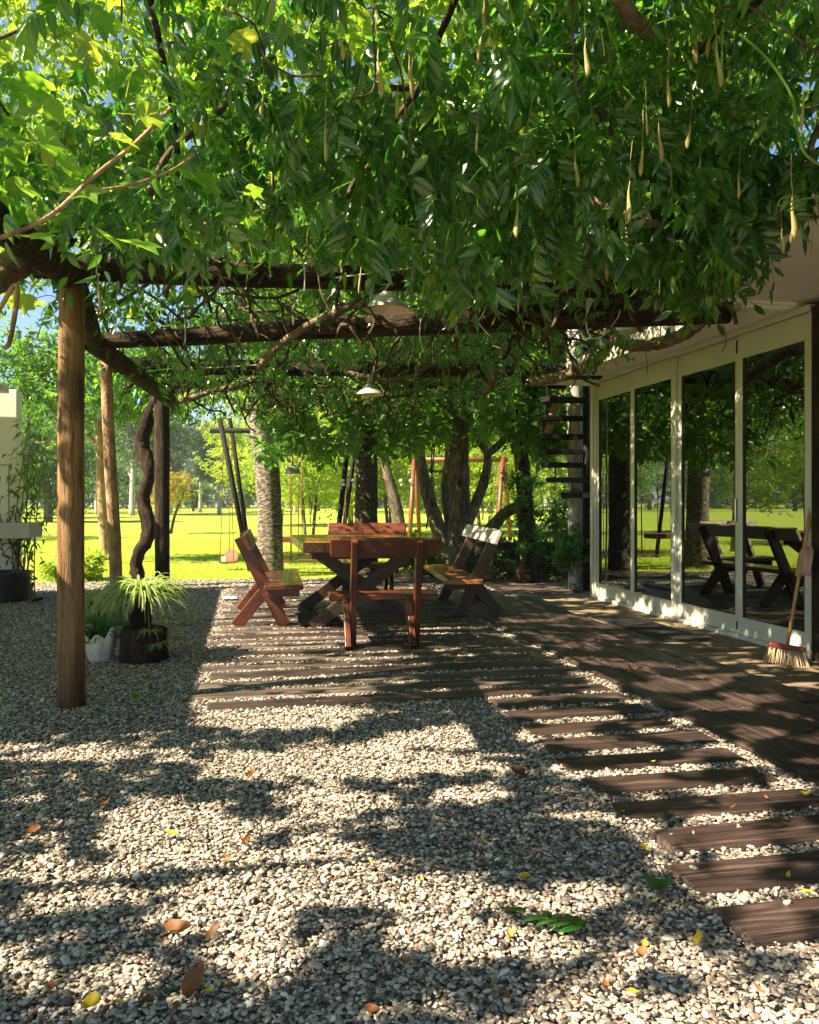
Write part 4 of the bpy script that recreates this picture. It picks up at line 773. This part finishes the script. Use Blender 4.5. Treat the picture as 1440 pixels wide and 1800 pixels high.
for i, (px, Y, sc) in enumerate([(40, 74, .8), (105, 80, .85), (170, 70, .75), (232, 66, .85), (300, 76, .7), (352, 84, .72), (385, 70, .6), (520, 82, .8), (600, 76, .85), (690, 84, .9), (760, 78, .8), (860, 88, .9), (960, 80, .9), (1050, 86, .9), (-120, 78, .9), (-300, 90, 1), (-520, 84, 1), (-800, 90, 1.1), (-1100, 88, 1.1), (-1500, 90, 1.1)]):
    place('euc', px, Y, sc, 'slender pale trunked eucalyptus in the row beyond the field', 'eucalyptus trees beyond the field')
for i, (px, Y, sc) in enumerate([(85, 46, .8), (10, 55, .9), (200, 90, .7), (280, 95, .6), (340, 92, .5), (430, 92, .75), (560, 96, .8), (650, 92, .8), (740, 96, .9), (830, 90, .8), (930, 96, .9), (1010, 90, .9), (1100, 92, 1), (-200, 70, 1), (-420, 75, 1), (-680, 72, 1), (-950, 78, 1), (-1300, 80, 1.1), (-1800, 85, 1.1)]):
    place('dark', px, Y, sc, 'bushy dark green tree in the belt beyond the field', 'bushy trees beyond the field')
place('bright', 545, 27, 1.0, 'bright yellow green willow on the lawn behind the swings', None, .4)
place('bright', 690, 30, 1.15, 'bright willow on the lawn seen right of the straight trunk', None, 2.0)
place('bright', 850, 29, 1.1, 'bright willow on the lawn behind the orange swing frame', None, 3.3)
place('bright', 975, 26, 1.0, 'bright willow on the lawn behind the ivy covered trunks', None, 4.5)
place('bright', 620, 38, 1.35, 'tall bright willow on the lawn seen between the straight trunk and the swing leg', None, 2.6)
place('bright', 770, 37, 1.35, 'tall bright willow on the lawn seen behind the crooked stems', None, .9)
place('bright', 490, 40, 1.2, 'bright willow on the lawn glimpsed right of the speckled trunk', None, 5.9)
place('bright', -330, 24, 1.1, 'bright willow on the lawn mirrored in the glass doors', None, 1.6)
place('gold', 296, 30, .55, 'small golden autumn tree seen behind the dark post', None, .3)
place('gold', -500, 17, 1.2, 'small golden autumn tree mirrored in the glass doors', None, 1.3)
def woods():
    n = 15000; a = rng.uniform(-1.25, 1.25, n); d = 125 + 35 * rng.random(n); X = d * np.sin(a); Y = d * np.cos(a); top = 5 + 11 * fnoise(a * 14 + 4, a * 0 + 2); z = top * rng.random(n) ** .8
    o = leaves('woods', ST, np.stack([X, Y, z], 1), rng.random(n) * 6.28, rng.normal(0, .6, n), rng.normal(0, .6, n), 1.6 + 1.4 * rng.random(n), M['euc_leaf']); tag(o, kind='stuff')
woods()
near_tree('young_tree', 'young tree with a bare pale stem left of the slender peeled post', [P(186, 985, 16), P(180, 900, 16), P(176, 800, 16), P(174, 740, 16)], [.09, .085, .08, .07], 'peeled', (-6.0, 16, 3.6), (1.9, 1.4, 1.0), 2200, 'tree_leaf', [([P(176, 790, 16), P(150, 765, 16), P(110, 775, 16), P(60, 778, 16)], [.04, .03, .015])], .04, size=.28)
q = P(50, 900, 10.7); 
def bamboo():
    base = Vector((P(34, 1050, 9.85).x, 9.85, 0)); t = empty('bamboo', base); tag(t, 'thin bamboo growing in front of the white column', 'bamboo'); sb = MB(); pos = []
    for k in range(7):
        a = Vector((random.uniform(-.12, .16), random.uniform(-.1, .1), 0)); top = a + Vector((random.uniform(-.12, .45), random.uniform(-.1, .1), random.uniform(1.6, 2.5))); sp = smooth_path([a, a.lerp(top, .5) + Vector((-.04, 0, 0)), top], 6); sb.tube(sp, .007, 6)
        for p in sp[4:]:
            for _ in range(6): pos.append(tuple(p + Vector((random.uniform(-.16, .16), random.uniform(-.14, .14), random.uniform(-.15, .15)))))
    sb.build('cane', M['peeled'], t, smooth=True); pos = np.array(pos); n = len(pos)
    leaves('foliage', [simple(False, .12)], pos, rng.random(n) * 6.28, rng.normal(.5, .4, n), rng.normal(0, .6, n), .11 + .05 * rng.random(n), M['deep_leaf'], t)
bamboo()
q = G(70, 1040); shrub('garden_shrub', 'low pale green shrub on the lawn edge beside the counter', (q.x - .2, 12.4, .25), (.5, .4, .25), 700, 'bright_leaf', .16)

# ------------------------------------------------------------------ table and benches
def make_bench(label, loc, rz, L, gap, back='red_wood', bolts=False, seatm='red_wood', legm='red_wood', zb=.87, ff=.012, rf=-.44, sd=None):
    b = empty('garden_bench', loc, rz); tag(b, label, 'bench', 'wooden benches round the table'); W = M[seatm]
    plank('seat', (-L / 2, 0, .385), (L / 2, 0, .385), .36, .05, W, b, bevel=.01)
    o0 = Vector((0, 0, 0)); pd = Vector((0, -.405 - ff, zb)).normalized(); nrm = Vector((0, pd.z, -pd.y))
    for s in (-1, 1):
        x = s * gap; plank('back_post', (x, ff, 0), (x, -.405, zb), .115, .05, M[legm], b, up=(1, 0, 0))
        plank('leg', (x - (sd or s) * .052, rf, 0), (x - (sd or s) * .052, rf * .5 + .07, .358), .115, .048, M[legm], b, up=(1, 0, 0))
        plank('seat_support', (x + s * .052, -.16, .32), (x + s * .052, .15, .32), .075, .045, M[legm], b, up=(1, 0, 0))
    c_ = Vector((0, -.405, zb)) - pd * .075 + nrm * .047
    bk = plank('backrest', c_ + Vector((-L / 2, 0, 0)), c_ + Vector((L / 2, 0, 0)), .155, .042, M[back], b, up=tuple(nrm), bevel=.008)
    if bolts:
        for s in (-1, 1):
            for dx in (-.045, .045):
                for dz in (-.045, .045):
                    p = c_ + Vector((s * gap + dx * 1.0 + (.0), 0, 0)) + pd * dz - nrm * .024
                    mb = MB().lathe([(0, .010), (.012, .008), (.017, 0), (.017, -.006)], seg=10); o = mb.build('bolt', M['cloth'], bk, smooth=True)
                    o.matrix_local = bk.matrix_local.inverted() @ Matrix.Translation(p) @ (-nrm).to_track_quat('Z', 'Y').to_matrix().to_4x4()
    return b
gr = math.atan2(VD.y, VD.x)
p = G(572, 1000)
# near bench: back to the camera, facing the table
make_bench('short red bench with its bolted back toward the camera', (-.235, 6.94, .014), gr - .06, .90, .26, bolts=True, ff=-.2, rf=-.41, sd=1)
# left bench: faces right
make_bench('red bench left of the table, drab cloth on its back corner', (-1.42 + .12, 8.38, .014), -math.pi / 2 + HROT - .03, 1.72, .62, zb=.845)
make_bench('bench right of the table, sunlight painted into its pale backrest', (.45, 9.0, .014), math.pi / 2 + .10, 1.95, .62, back='sun_toned_wood', seatm='table_wood', legm='dark_wood')
make_bench('bench beyond the table, its red back showing above the tabletop', (-.52, 10.25, .014), math.pi + gr - .10, 1.0, .3, legm='dark_wood')
def table():
    L, W, z = 1.9, 1.20, .80; c_ = Vector((-.565, 8.48, .014)); t = empty('dining_table', c_, HROT); tag(t, 'heavy varnished timber dining table on crossed legs', 'table')
    mb = MB()
    for k in range(6): w = W / 6; mb.box((-W / 2 + w * (k + .5), 0, z - .045), (w - .004, L + random.uniform(-.01, .01), .09))
    top = MB(); 
    o = mb.build('table_top', M['table_top'], t, bevel=.006)
    for y in (-.68, .68):
        for s in (-1, 1): plank('leg', (s * .50, y + s * .03, 0), (-s * .46, y + s * .03, z - .092), .12, .055, M['dark_wood'], t, up=(0, 1, 0))
        plank('rail', (-.5, y, z - .13), (.5, y, z - .13), .075, .06, M['dark_wood'], t, up=(0, 1, 0))
    plank('stretcher', (0, -.64, .40), (0, .64, .40), .07, .07, M['dark_wood'], t)
M['table_top'] = mat('table_top', [(.12, .034, .012), (.27, .088, .03), (.35, .13, .05)], 5, (4, .3, 4), .28, .3, .004, .5, coat=.2, crack=.6, cst=(10, .3, 10))
table()
cl = MB(); q = P(432, 940, 9.05)
cw = empty('cleaning_cloth', q); tag(cw, 'small bluish white cloth hung over the left bench corner', 'cloth')
pts = []; mbc = MB(); nx_, ny_ = 8, 8
for i in range(nx_):
    for j in range(ny_):
        s_ = i / (nx_ - 1) - .5; t_ = j / (ny_ - 1) - .5; mbc.v.append((.10 * t_ + .015 * math.sin(9 * s_), .14 * s_, .03 - .55 * t_ * t_ + .012 * math.sin(11 * s_ + 7 * t_)))
for i in range(nx_ - 1):
    for j in range(ny_ - 1): a = i * ny_ + j; mbc.f.append((a, a + 1, a + ny_ + 1, a + ny_))
oc = mbc.build('cloth', M['cloth'], cw, smooth=True); sd = oc.modifiers.new('thick', 'SOLIDIFY'); sd.thickness = .006
q = G(404, 1056); pp = MB().box((0, 0, .006), (.16, .22, .012)).build('paper_sheet', M['blue_paper'], bevel=.003, loc=q + Vector((0, 0, .03)), rot=(0, .03, .3)); tag(pp, 'blue printed sheet lying on the ground behind the left bench', 'paper')
def mat_thing(label, c_, rz, w, l):
    mb = MB(); 
    for i in range(int(l / .035)): mb.box((0, -l / 2 + i * .035, .012), (w, .010, .018))
    for i in range(int(w / .06) + 1): mb.box((-w / 2 + i * .06, 0, .010), (.008, l, .014))
    o = mb.build('door_mat', M['rubber'], loc=c_, rot=(0, 0, rz)); tag(o, label, 'mat')
mat_thing('black grid mat on the concrete before the glass doors', UV(6.95, 3.60, .03), HROT, .42, 1.5)
mat_thing('black ribbed mat on the sleepers beside the left bench', G(560, 1092) + Vector((0, 0, .02)), HROT, .42, .8)

# ------------------------------------------------------------------ lamps, chime
def pendant(label, c_, r, shade, ztop, prof=None, cordx=0):
    t = empty('pendant_lamp', c_); tag(t, label, 'lamp', 'pendant lamps under the pergola'); k = r / .15
    prof = prof or [(.024, .155), (.030, .15), (.034, .105), (.055, .092), (.078, .075), (.085, .06), (.083, .055), (.115, .035), (.15, .0), (.152, -.006)]
    MB().lathe([(a * k, b * k) for a, b in prof], seg=32).build('lamp_shade', M[shade], t, smooth=True)
    MB().lathe([(a * k * .96, b * k - .003) for a, b in prof], seg=32).build('shade_lining', M['cream'], t, smooth=True)
    MB().lathe([(0, .03 * k), (.018 * k, .035 * k), (.03 * k, .055 * k), (.02 * k, .09 * k), (.014 * k, .10 * k)], seg=16).build('bulb', M['white_enamel'], t, smooth=True)
    MB().lathe([(.0, .21 * k), (.016 * k, .205 * k), (.020 * k, .15 * k), (.024 * k, .15 * k)], seg=14).build('socket', M['silver'], t, smooth=True)
    MB().tube([(0, 0, .2 * k), (.01, 0, (.2 * k + ztop) / 2), (cordx, 0, ztop)], .004, 6).build('cord', M['black_metal'], t)
pendant('white enamel pendant lamp half hidden by hanging leaves', P(681, 543, 5.55), .155, 'white_enamel', .30)
pendant('grey green bell lamp hanging over the table', P(650, 693, 8.9), .152, 'grey_enamel', .42)
pendant('small domed lamp hanging beyond the table by the trunk', P(514, 832, 12.4), .122, 'grey_enamel', .9, [(.018, .21), (.022, .2), (.03, .14), (.06, .13), (.11, .10), (.142, .05), (.15, 0), (.15, -.004)])
pendant('pale green cup shaped lamp hanging near the dark trunk', P(849, 722, 9.6), .07, 'green_enamel', .35, [(.11, .12), (.15, .11), (.14, .05), (.09, -.03), (.03, -.07), (0, -.08)]) if False else None
gl = empty('glass_lantern', P(850, 712, 9.6)); tag(gl, 'pale yellow green glass cup hanging from the beam', 'lantern')
MB().lathe([(.068, .06), (.066, .0), (.045, -.05), (.012, -.075), (0, -.077)], seg=20).build('cup', M['bright_leaf'], gl, smooth=True)
MB().tube([(.066, 0, .055), (0, 0, .22), (-.066, 0, .055)], .003, 5).build('wire', M['black_metal'], gl)
wc = empty('wind_chime', P(243, 700, 9.8)); tag(wc, 'tiny blue and green glass chime hanging by the vine', 'chime')
MB().lathe([(0, .05), (.012, .04), (.03, .0), (.03, -.05), (0, -.055)], seg=14).build('blue_bell', M['blue_glass'], wc, smooth=True, loc=(.02, 0, -.04))
MB().lathe([(0, .05), (.012, .04), (.028, .0), (.028, -.06), (0, -.065)], seg=14).build('green_bell', M['green_glass'], wc, smooth=True, loc=(-.03, 0, .06))
MB().tube([(0, 0, -.02), (0, 0, .3)], .002, 5).build('string', M['black_metal'], wc)

# ------------------------------------------------------------------ broom and dustpan
b0 = P(1384, 1160, 5.85); b0.z = .035; bt_ = P(1431, 860, 6.08)
br = empty('broom', Vector((b0.x, b0.y, .03))); tag(br, 'straw broom with a wooden stick leaning on the glass door', 'broom'); off = br.location
hd = (bt_ - b0).normalized(); hb = b0 + Vector((0, 0, .13))
MB().tube([hb - off, (hb.lerp(bt_, .5)) - off, bt_ - off], .0125, 10).build('handle', M['broom_wood'], br, smooth=True)
rot = Euler((0, .12, -.35)).to_matrix()
MB().box(hb - off + Vector((0, 0, -.012)), (.24, .055, .035), rot).build('head', M['red_plastic'], br, bevel=.008)
bs = MB()
for i in range(150):
    a = random.uniform(-.115, .115); b = random.uniform(-.024, .024); f = 1.35 + random.uniform(-.15, .15); top = rot @ Vector((a, b, 0)); low = rot @ Vector((a * f, b * (2.0 + random.random()), 0)); bs.tube([hb - off + top + Vector((0, 0, -.028)), hb - off + low + Vector((0, 0, -.132))], [.003, .0022], 4)
bs.build('bristles', M['bristle'], br)
dp = P(1408, 985, 5.93); du = empty('dustpan', dp); tag(du, 'pinkish plastic dustpan clipped high on the broom stick', 'dustpan')
def dustpan():
    mb = MB(); ax = hd; sx = VD * -.35 + UD * -.94; sx = (sx - ax * sx.dot(ax)).normalized(); n = sx.cross(ax).normalized()
    if n.y > 0: n = -n
    pts = [(-.085, -.11), (.085, -.11), (.09, .02), (.07, .075), (.03, .10), (-.03, .10), (-.07, .075), (-.09, .02)]
    front = [sx * a + ax * b + n * .035 for a, b in pts]; back = [sx * a + ax * b for a, b in pts]; k = len(pts)
    mb.v = [tuple(p) for p in front + back]; mb.f = [tuple(range(k)), tuple(range(2 * k - 1, k - 1, -1))] + [(i, i + k, (i + 1) % k + k, (i + 1) % k) for i in range(k)]
    rim = [sx * a * 1.0 + ax * b + n * .058 for a, b in pts[1:] + pts[:1]]
    o = mb.build('pan', M['pink_plastic'], du, bevel=.008)
    MB().tube(smooth_path([sx * a + ax * b + n * .04 for a, b in pts[1:] + pts[:1]], 3), .012, 8).build('rim', M['pink_plastic'], du, smooth=True)
    MB().tube([ax * .09 + n * .012, ax * .2 + n * .012, ax * .31 + n * .012], [.016, .013, .017], 8).build('handle', M['broom_wood'], du, smooth=True)
dustpan()

# ------------------------------------------------------------------ plants in pots by the near post
def strap_plant(parent, c_, n, rad, hgt, m, seedv, wid=.011, droop=1.0, name='foliage'):
    r = random.Random(seedv); V = []; T = []; Rn = []; c_ = Vector(c_)
    for i in range(n):
        a = r.uniform(0, 6.28); L = rad * r.uniform(.6, 1.15); hh = hgt * r.uniform(.5, 1.2); d = Vector((math.cos(a), math.sin(a), 0)); s = Vector((-d.y, d.x, 0)); w = wid * r.uniform(.6, 1.2); rn = r.random(); dr = droop * r.uniform(.35, 1.25); sw_ = r.uniform(-.5, .5); k0 = len(V); K = 8
        for k in range(K + 1):
            t = k / K; p = c_ + d * (L * t) + s * (sw_ * L * t * t * .4) + Vector((0, 0, hh * (2.6 * t - (1.7 + dr) * t * t))); ww = w * (1 - t ** 2.2) + .0008
            V += [p - s * ww, p + Vector((0, 0, -ww * .5)), p + s * ww]; Rn += [.15 + .2 * rn, .75 + .25 * rn, .15 + .2 * rn]
        for k in range(K):
            for q in (0, 1): a0 = k0 + 3 * k + q; T += [(a0, a0 + 1, a0 + 4), (a0, a0 + 4, a0 + 3)]
    return tri_mesh(name, np.array([tuple(v) for v in V]), np.array(T), np.array(Rn), M[m], parent)
sbase = G(252, 1163); st = empty('tree_stump', sbase); tag(st, 'dark tree stump used as a plant stand beside the white pot', 'stump')
pr = [(.0, .0), (.185, .0), (.175, .06), (.168, .15), (.17, .245), (.155, .255), (0, .25)]
o = MB().lathe(pr, seg=26); random.seed(3); o.v = [(x * (1 + .035 * math.sin(5 * math.atan2(y, x)) + random.uniform(-.02, .02)), y * (1 + .035 * math.sin(5 * math.atan2(y, x)) + random.uniform(-.02, .02)), z) for x, y, z in o.v]; o.build('wood_block', M['log'], st, smooth=True)
pl = empty('spider_plant', sbase + Vector((-.02, .0, .255))); tag(pl, 'striped spider plant with trailing offsets in a black pot on the stump', 'plant')
MB().lathe([(0, 0), (.075, 0), (.098, .16), (.104, .16), (.104, .18), (.09, .18), (.085, .15), (0, .15)], seg=24).build('pot', M['black_plastic'], pl, smooth=True)
strap_plant(pl, (0, 0, .16), 280, .40, .25, 'spider_leaf', 4, .011)
for k, (dx, dz, dy) in enumerate(((.32, .0, .05), (.17, -.12, -.12), (.27, -.10, .0), (.12, -.02, -.16), (.22, .06, -.08), (.36, .05, .1))):
    MB().tube(smooth_path([(0, 0, .17), (dx * .6, dy * .6, .25), (dx, dy, dz + .01)], 5), .0022, 5).build('runner', M['peeled'], pl)
    strap_plant(pl, (dx, dy, dz), 26, .11, .05, 'spider_leaf', 30 + k, .006, 1.3, 'offset')
wp = empty('shell_pot', G(176, 1163)); tag(wp, 'white fluted shell shaped pot of dark leaves beside the near post', 'flower pot')
mb = MB(); seg = 40
for (r, z, fl) in ((.07, 0, 0), (.085, .03, .03), (.105, .10, .08), (.125, .17, .16), (.118, .172, .16), (.09, .08, .05), (0, .07, 0)):
    for j in range(seg): a = 2 * math.pi * j / seg; f_ = abs(math.sin(a * 3.5)); mb.v.append((r * (1 + fl * (f_ - .5)) * math.cos(a), r * (1 + fl * (f_ - .5)) * math.sin(a), z + (.05 * f_ + .05 * (math.cos(a - .3) > .2) * f_ if z > .15 else 0)))
for i in range(6):
    for j in range(seg): a = i * seg + j; b = i * seg + (j + 1) % seg; mb.f.append((a, b, b + seg, a + seg))
mb.build('pot', M['shell_white'], wp, smooth=True)
strap_plant(wp, (0, 0, .12), 60, .16, .17, 'deep_leaf', 12, .016, .7)
cpn = 26; q = rng.normal(size=(cpn, 3)) * np.array([.07, .06, .05]) + np.array([-.02, 0, .2]); leaves('broad_leaf', [simple(True, .36)], q, rng.random(cpn) * 6.28, rng.normal(-.4, .4, cpn), rng.normal(0, .4, cpn), .13 + .06 * rng.random(cpn), M['deep_leaf'], wp)
gp = empty('spider_plant', G(172, 1120)); tag(gp, 'green spider plant in a low pot behind the white pot', 'plant')
MB().lathe([(0, 0), (.08, 0), (.10, .2), (.09, .2), (.085, .17), (0, .17)], seg=20).build('pot', M['black_plastic'], gp, smooth=True)
strap_plant(gp, (0, 0, .2), 120, .28, .27, 'spider_leaf', 9, .010, 1.1)
bk = MB().box((0, 0, .06), (.06, .10, .12)).build('brick', M['terracotta'], bevel=.006, loc=G(281, 1150), rot=(0, 0, .4)); tag(bk, 'red brick standing on end beside the stump', 'brick')

# ------------------------------------------------------------------ swings
sw = empty('swing_frame', G(510, 1003)); tag(sw, 'black pipe swing frame on the lawn behind the left bench', 'swing frame'); so = sw.location
def spart(name, pts, r, m='black_metal', parent=None, o_=None): return MB().tube([Vector(p) - (o_ if o_ is not None else so) for p in pts], r, 8).build(name, M[m], parent or sw, smooth=True)
SY = 14.0
spart('leg', [P(386, 735, SY), P(440, 1004, SY)], .045); spart('leg', [P(404, 735, SY + .9), P(441, 990, SY + .9)], .04)
spart('leg', [P(617, 735, SY), P(587, 1004, SY)], .045); spart('leg', [P(632, 735, SY + .9), P(596, 990, SY + .9)], .04)
spart('top_beam', [P(370, 757, SY + .4), P(640, 757, SY + .4)], .045); spart('brace', [P(560, 772, SY + .45), P(640, 770, SY + .45)], .025)
cs = empty('child_swing', P(401, 992, SY + .3)); cs.location.z = P(401, 988, SY + .3).z; tag(cs, 'small pink seat swing with a round back on chains', 'swing')
MB().box((0, 0, 0), (.27, .24, .025)).build('seat', M['orange_wood'], cs, bevel=.006)
mb = MB(); k = 18; ptsd = [Vector((.03 + .125 * math.cos(2 * math.pi * i / k), .1, .10 + .12 * math.sin(2 * math.pi * i / k))) for i in range(k)]; mb.v = [tuple(p) for p in ptsd] + [tuple(p + Vector((0, .025, 0))) for p in ptsd]; mb.f = [tuple(range(k)), tuple(range(2 * k - 1, k - 1, -1))] + [(i, i + k, (i + 1) % k + k, (i + 1) % k) for i in range(k)]; mb.build('backrest', M['pink_plastic'], cs)
MB().box((-.06, -.08, .055), (.10, .03, .10)).build('front_guard', M['cream'], cs, bevel=.01)
for x, y in ((-.12, -.1), (.12, -.1), (.0, .11)): MB().tube([(x, y, .01), (x * .7, y * .7, 1.1), (x * .6, y * .4, 2.17)], .007, 5).build('chain', M['orange_wood'], cs)
bs_ = empty('bench_swing', P(560, 982, SY + .3)); tag(bs_, 'orange slatted two board swing hanging on chains', 'swing'); bo = bs_.location
for y0 in (975, 985): plank('seat_slat' if y0 == 985 else 'back_slat', P(524, y0, SY + (.2 if y0 == 985 else .5)) - bo, P(612, y0, SY + (.2 if y0 == 985 else .5)) - bo, .09, .03, M['orange_wood'], bs_)
for px, py in ((525, 985), (531, 975), (513, 985), (608, 985)): spart('chain', [P(px, py, SY + .3), P(px, 757, SY + .35)], .008, 'orange_wood', bs_, bo)
plk = empty('plank_swing', P(521, 986, SY + .35)); tag(plk, 'orange plank swing partly hidden behind the sunlit trunk', 'swing'); po = plk.location
plank('seat', P(470, 986, SY + .35) - po, P(512, 986, SY + .35) - po, .2, .03, M['orange_wood'], plk); plank('back_slat', P(470, 976, SY + .5) - po, P(512, 976, SY + .5) - po, .08, .03, M['orange_wood'], plk)
for px in (472, 511): spart('chain', [P(px, 986, SY + .35), P(px, 757, SY + .38)], .008, 'orange_wood', plk, po)
rt = empty('timber_rail', P(480, 955, 13.6)); rt.location.z = 0; tag(rt, 'low orange timber rail behind the left bench and trunk', 'rail'); ro = rt.location
plank('top_board', P(428, 948, 13.6) - ro, P(545, 948, 13.6) - ro, .3, .09, M['orange_wood'], rt)
for px in (440, 535): plank('leg', Vector((P(px, 948, 13.6).x, 13.6, 0)) - ro, P(px, 953, 13.6) - ro, .08, .08, M['orange_wood'], rt)
ow = empty('wooden_swing', P(800, 950, 24)); ow.location.z = 0; tag(ow, 'orange timber swing frame far out on the lawn', 'swing frame'); oo = ow.location
spart('top_beam', [P(722, 808, 24), P(893, 808, 24)], .075, 'orange_wood', ow, oo)
for px, d, f_ in ((728, -1, 720), (730, 1, 738), (884, -1, 874), (886, 1, 897)):
    spart('leg', [P(px, 803, 24), Vector((P(f_, 950, 24 + d * .9).x, 24 + d * .9, 0))], .065, 'orange_wood', ow, oo)
for px, qx in ((872, 864), (876, 872)): spart('rope', [P(px, 808, 24), P(qx, 925, 24)], .012, 'vine_bark', ow, oo)
rs = empty('rope_ladder', P(800, 826, 13.2)); tag(rs, 'wooden rung and knotted ropes hanging from the tree stems', 'rope swing'); r0 = rs.location
spart('rung', [P(757, 828, 13.2), P(818, 830, 13.2)], .02, 'peeled', rs, r0)
for a, b, c_ in (((772, 700), (760, 828), (750, 930)), ((775, 700), (758, 826), (786, 960)), ((790, 720), (818, 830), (780, 900))): spart('rope', smooth_path([P(*a, 13.2), P(*b, 13.2), P(*c_, 13.3)], 4), .012, 'dark_wood', rs, r0)
sl = MB().lathe([(0, -.05), (.03, -.035), (.045, 0), (.03, .035), (0, .05)], seg=12).build('knot', M['dark_wood'], rs, smooth=True, loc=P(758, 827, 13.2) - r0)

# ------------------------------------------------------------------ spiral stairs
sp = empty('spiral_staircase', Vector((P(1031, 900, 10.9).x, 10.9, 0))); tag(sp, 'black metal spiral staircase at the end of the glass doors', 'staircase')
MB().tube([(0, 0, 0), (0, 0, 3.4)], .05, 14).build('pole', M['black_metal'], sp, smooth=True)
zs = [2.79, 2.56, 2.32, 2.08, 1.88, 1.70, 1.50, 1.30]; ang = [205, 196, 188, 180, 186, 196, 214, 240]
last = None
for z, a in zip(zs, ang):
    a = R_(a); d = Vector((math.cos(a), math.sin(a), 0)); s = Vector((-d.y, d.x, 0)); r = .60
    top = [d * .05 - s * .05, d * r - s * .14, d * r + s * .14, d * .05 + s * .05]
    MB().quadbox([p + Vector((0, 0, z - .065)) for p in top] + [p + Vector((0, 0, z)) for p in top]).build('tread', M['black_metal'], sp, bevel=.004)
    e = d * (r - .03) + Vector((0, 0, z))
    if last is not None: MB().tube([e, Vector((e.x, e.y, last.z - .065))], .011, 6).build('baluster', M['black_metal'], sp)
    last = e
plank('stringer', P(962, 762, 10.9) - sp.location, P(984, 690, 10.9) - sp.location, .10, .04, M['peeled'], sp, up=(0, 1, 0))

# ------------------------------------------------------------------ fallen leaves
FL = [(1228, 1678, 'gold', .085, 'bright yellow leaf lying alone on the pebbles near the ladder'), (308, 1662, 'dry', .13, 'large curled orange leaf on the sunny gravel'), (372, 1668, 'dry', .08, 'reddish brown leaf beside the large curled orange leaf'), (346, 1765, 'dry', .12, 'dark brown curled leaf in the shade at the bottom of the picture'), (430, 1502, 'dry', .08, 'rust coloured leaf upright at the edge of a sun patch'), (303, 1485, 'gold', .08, 'yellow leaf lying flat in the middle of a sun patch'), (908, 1372, 'dry', .12, 'orange crumpled leaf at the edge of the first sleepers'), (240, 1238, 'deep', .11, 'fresh green leaf in the building shade by the near post'), (1165, 1580, 'deep', .14, 'dull olive leaf beside the nearest sleepers'), (1415, 1413, 'gold', .07, 'yellow leaf on the dark boardwalk edge'), (925, 1560, 'gold', .06, 'small yellow green leaf in the shade on blue grey pebbles'), (570, 1326, 'dry', .06, 'small red leaf on the far sunny gravel'), (800, 1386, 'dry', .07, 'orange leaf on the gravel left of the crumpled one'), (442, 1376, 'dry', .1, 'long tan leaf on the far sunny gravel'), (1130, 1700, 'dry', .06, None), (60, 1476, 'dry', .08, None), (180, 1432, 'dry', .08, None), (160, 1790, 'gold', .09, 'yellow leaf at the very bottom edge'), (1112, 1186, 'dry', .13, 'heap of brown leaf between dining floor and boardwalk'), (1130, 1508, 'gold', .06, 'yellow green leaf touching the fourth ladder sleeper'), (690, 1276, 'deep', .05, None), (130, 1372, 'dry', .07, None), (300, 1376, 'dry', .05, None), (1110, 1770, 'gold', .05, None), (90, 1760, 'dry', .06, None), (230, 1278, 'dry', .06, None), (1420, 1590, 'gold', .07, 'yellow leaf between the two nearest sleepers'), (1330, 1372, 'deep', .09, 'pale green leaf on the gravel beside the boardwalk')]
fr = random.Random(5)
FL += [(fr.uniform(0, 1440), 900 + fr.uniform(380, 900), fr.choice(('dry', 'dry', 'gold')), fr.uniform(.03, .055), None) for _ in range(44)]
for (px, py, kd, s, lab) in FL:
    rl = random.Random(int(px * 3 + py)); s *= .72; v, f, lid = simple(True, rl.uniform(.2, .34), rl.uniform(-.3, .3))
    v = v.copy(); v[:, 1] *= rl.uniform(.75, 1.25); v[:, 2] += rl.uniform(.1, .4) * np.sin(v[:, 0] * 7 + rl.random() * 6) * .25 + rl.uniform(.5, 1.6) * (v[:, 0] - .4) ** 2 + rl.uniform(.1, .9) * np.abs(v[:, 1]); v[:, 0] -= .4
    o = tri_mesh('fallen_leaf', v * s, f, np.full(len(v), rl.random()), M[{'dry': 'dry_leaf', 'gold': 'gold_leaf', 'deep': 'wis_leaf'}[kd]])
    g = G(px, py); o.location = g + Vector((0, 0, .032)); o.rotation_euler = (rl.uniform(-.25, .25), rl.uniform(-.25, .25), rl.uniform(0, 6.28))
    tag(o, lab or 'small dry fallen leaf scattered on the gravel', 'leaf', 'leaves fallen on the gravel')
fs = empty('fallen_sprig', G(1045, 1660) + Vector((0, 0, .04))); tag(fs, 'fresh green wisteria sprig lying on the sunny pebbles', 'sprig')
v, f, lid, vn = compound(4, .1, 77, True, .05, .075, .42); tri_mesh('foliage', v * .20 * np.array([1, 1, .5]), f, .3 + .5 * rng.random(len(v)), M['wis_leaf'], fs); fs.rotation_euler = (.1, .1, 2.6)

# ------------------------------------------------------------------ the air between the garden and the far trees
def haze():
    m = bpy.data.materials.new('haze'); m.use_nodes = True; nt = m.node_tree; nt.nodes.remove(nt.nodes['Principled BSDF'])
    v = nt.nodes.new('ShaderNodeVolumePrincipled'); v.inputs['Color'].default_value = (.86, .92, 1, 1); v.inputs['Density'].default_value = .0006; v.inputs['Anisotropy'].default_value = .2
    nt.links.new(v.outputs[0], nt.nodes['Material Output'].inputs['Volume'])
    o = MB().box((0, 60, 11), (460, 460, 24)).build('haze', m); tag(o, kind='stuff')
haze()
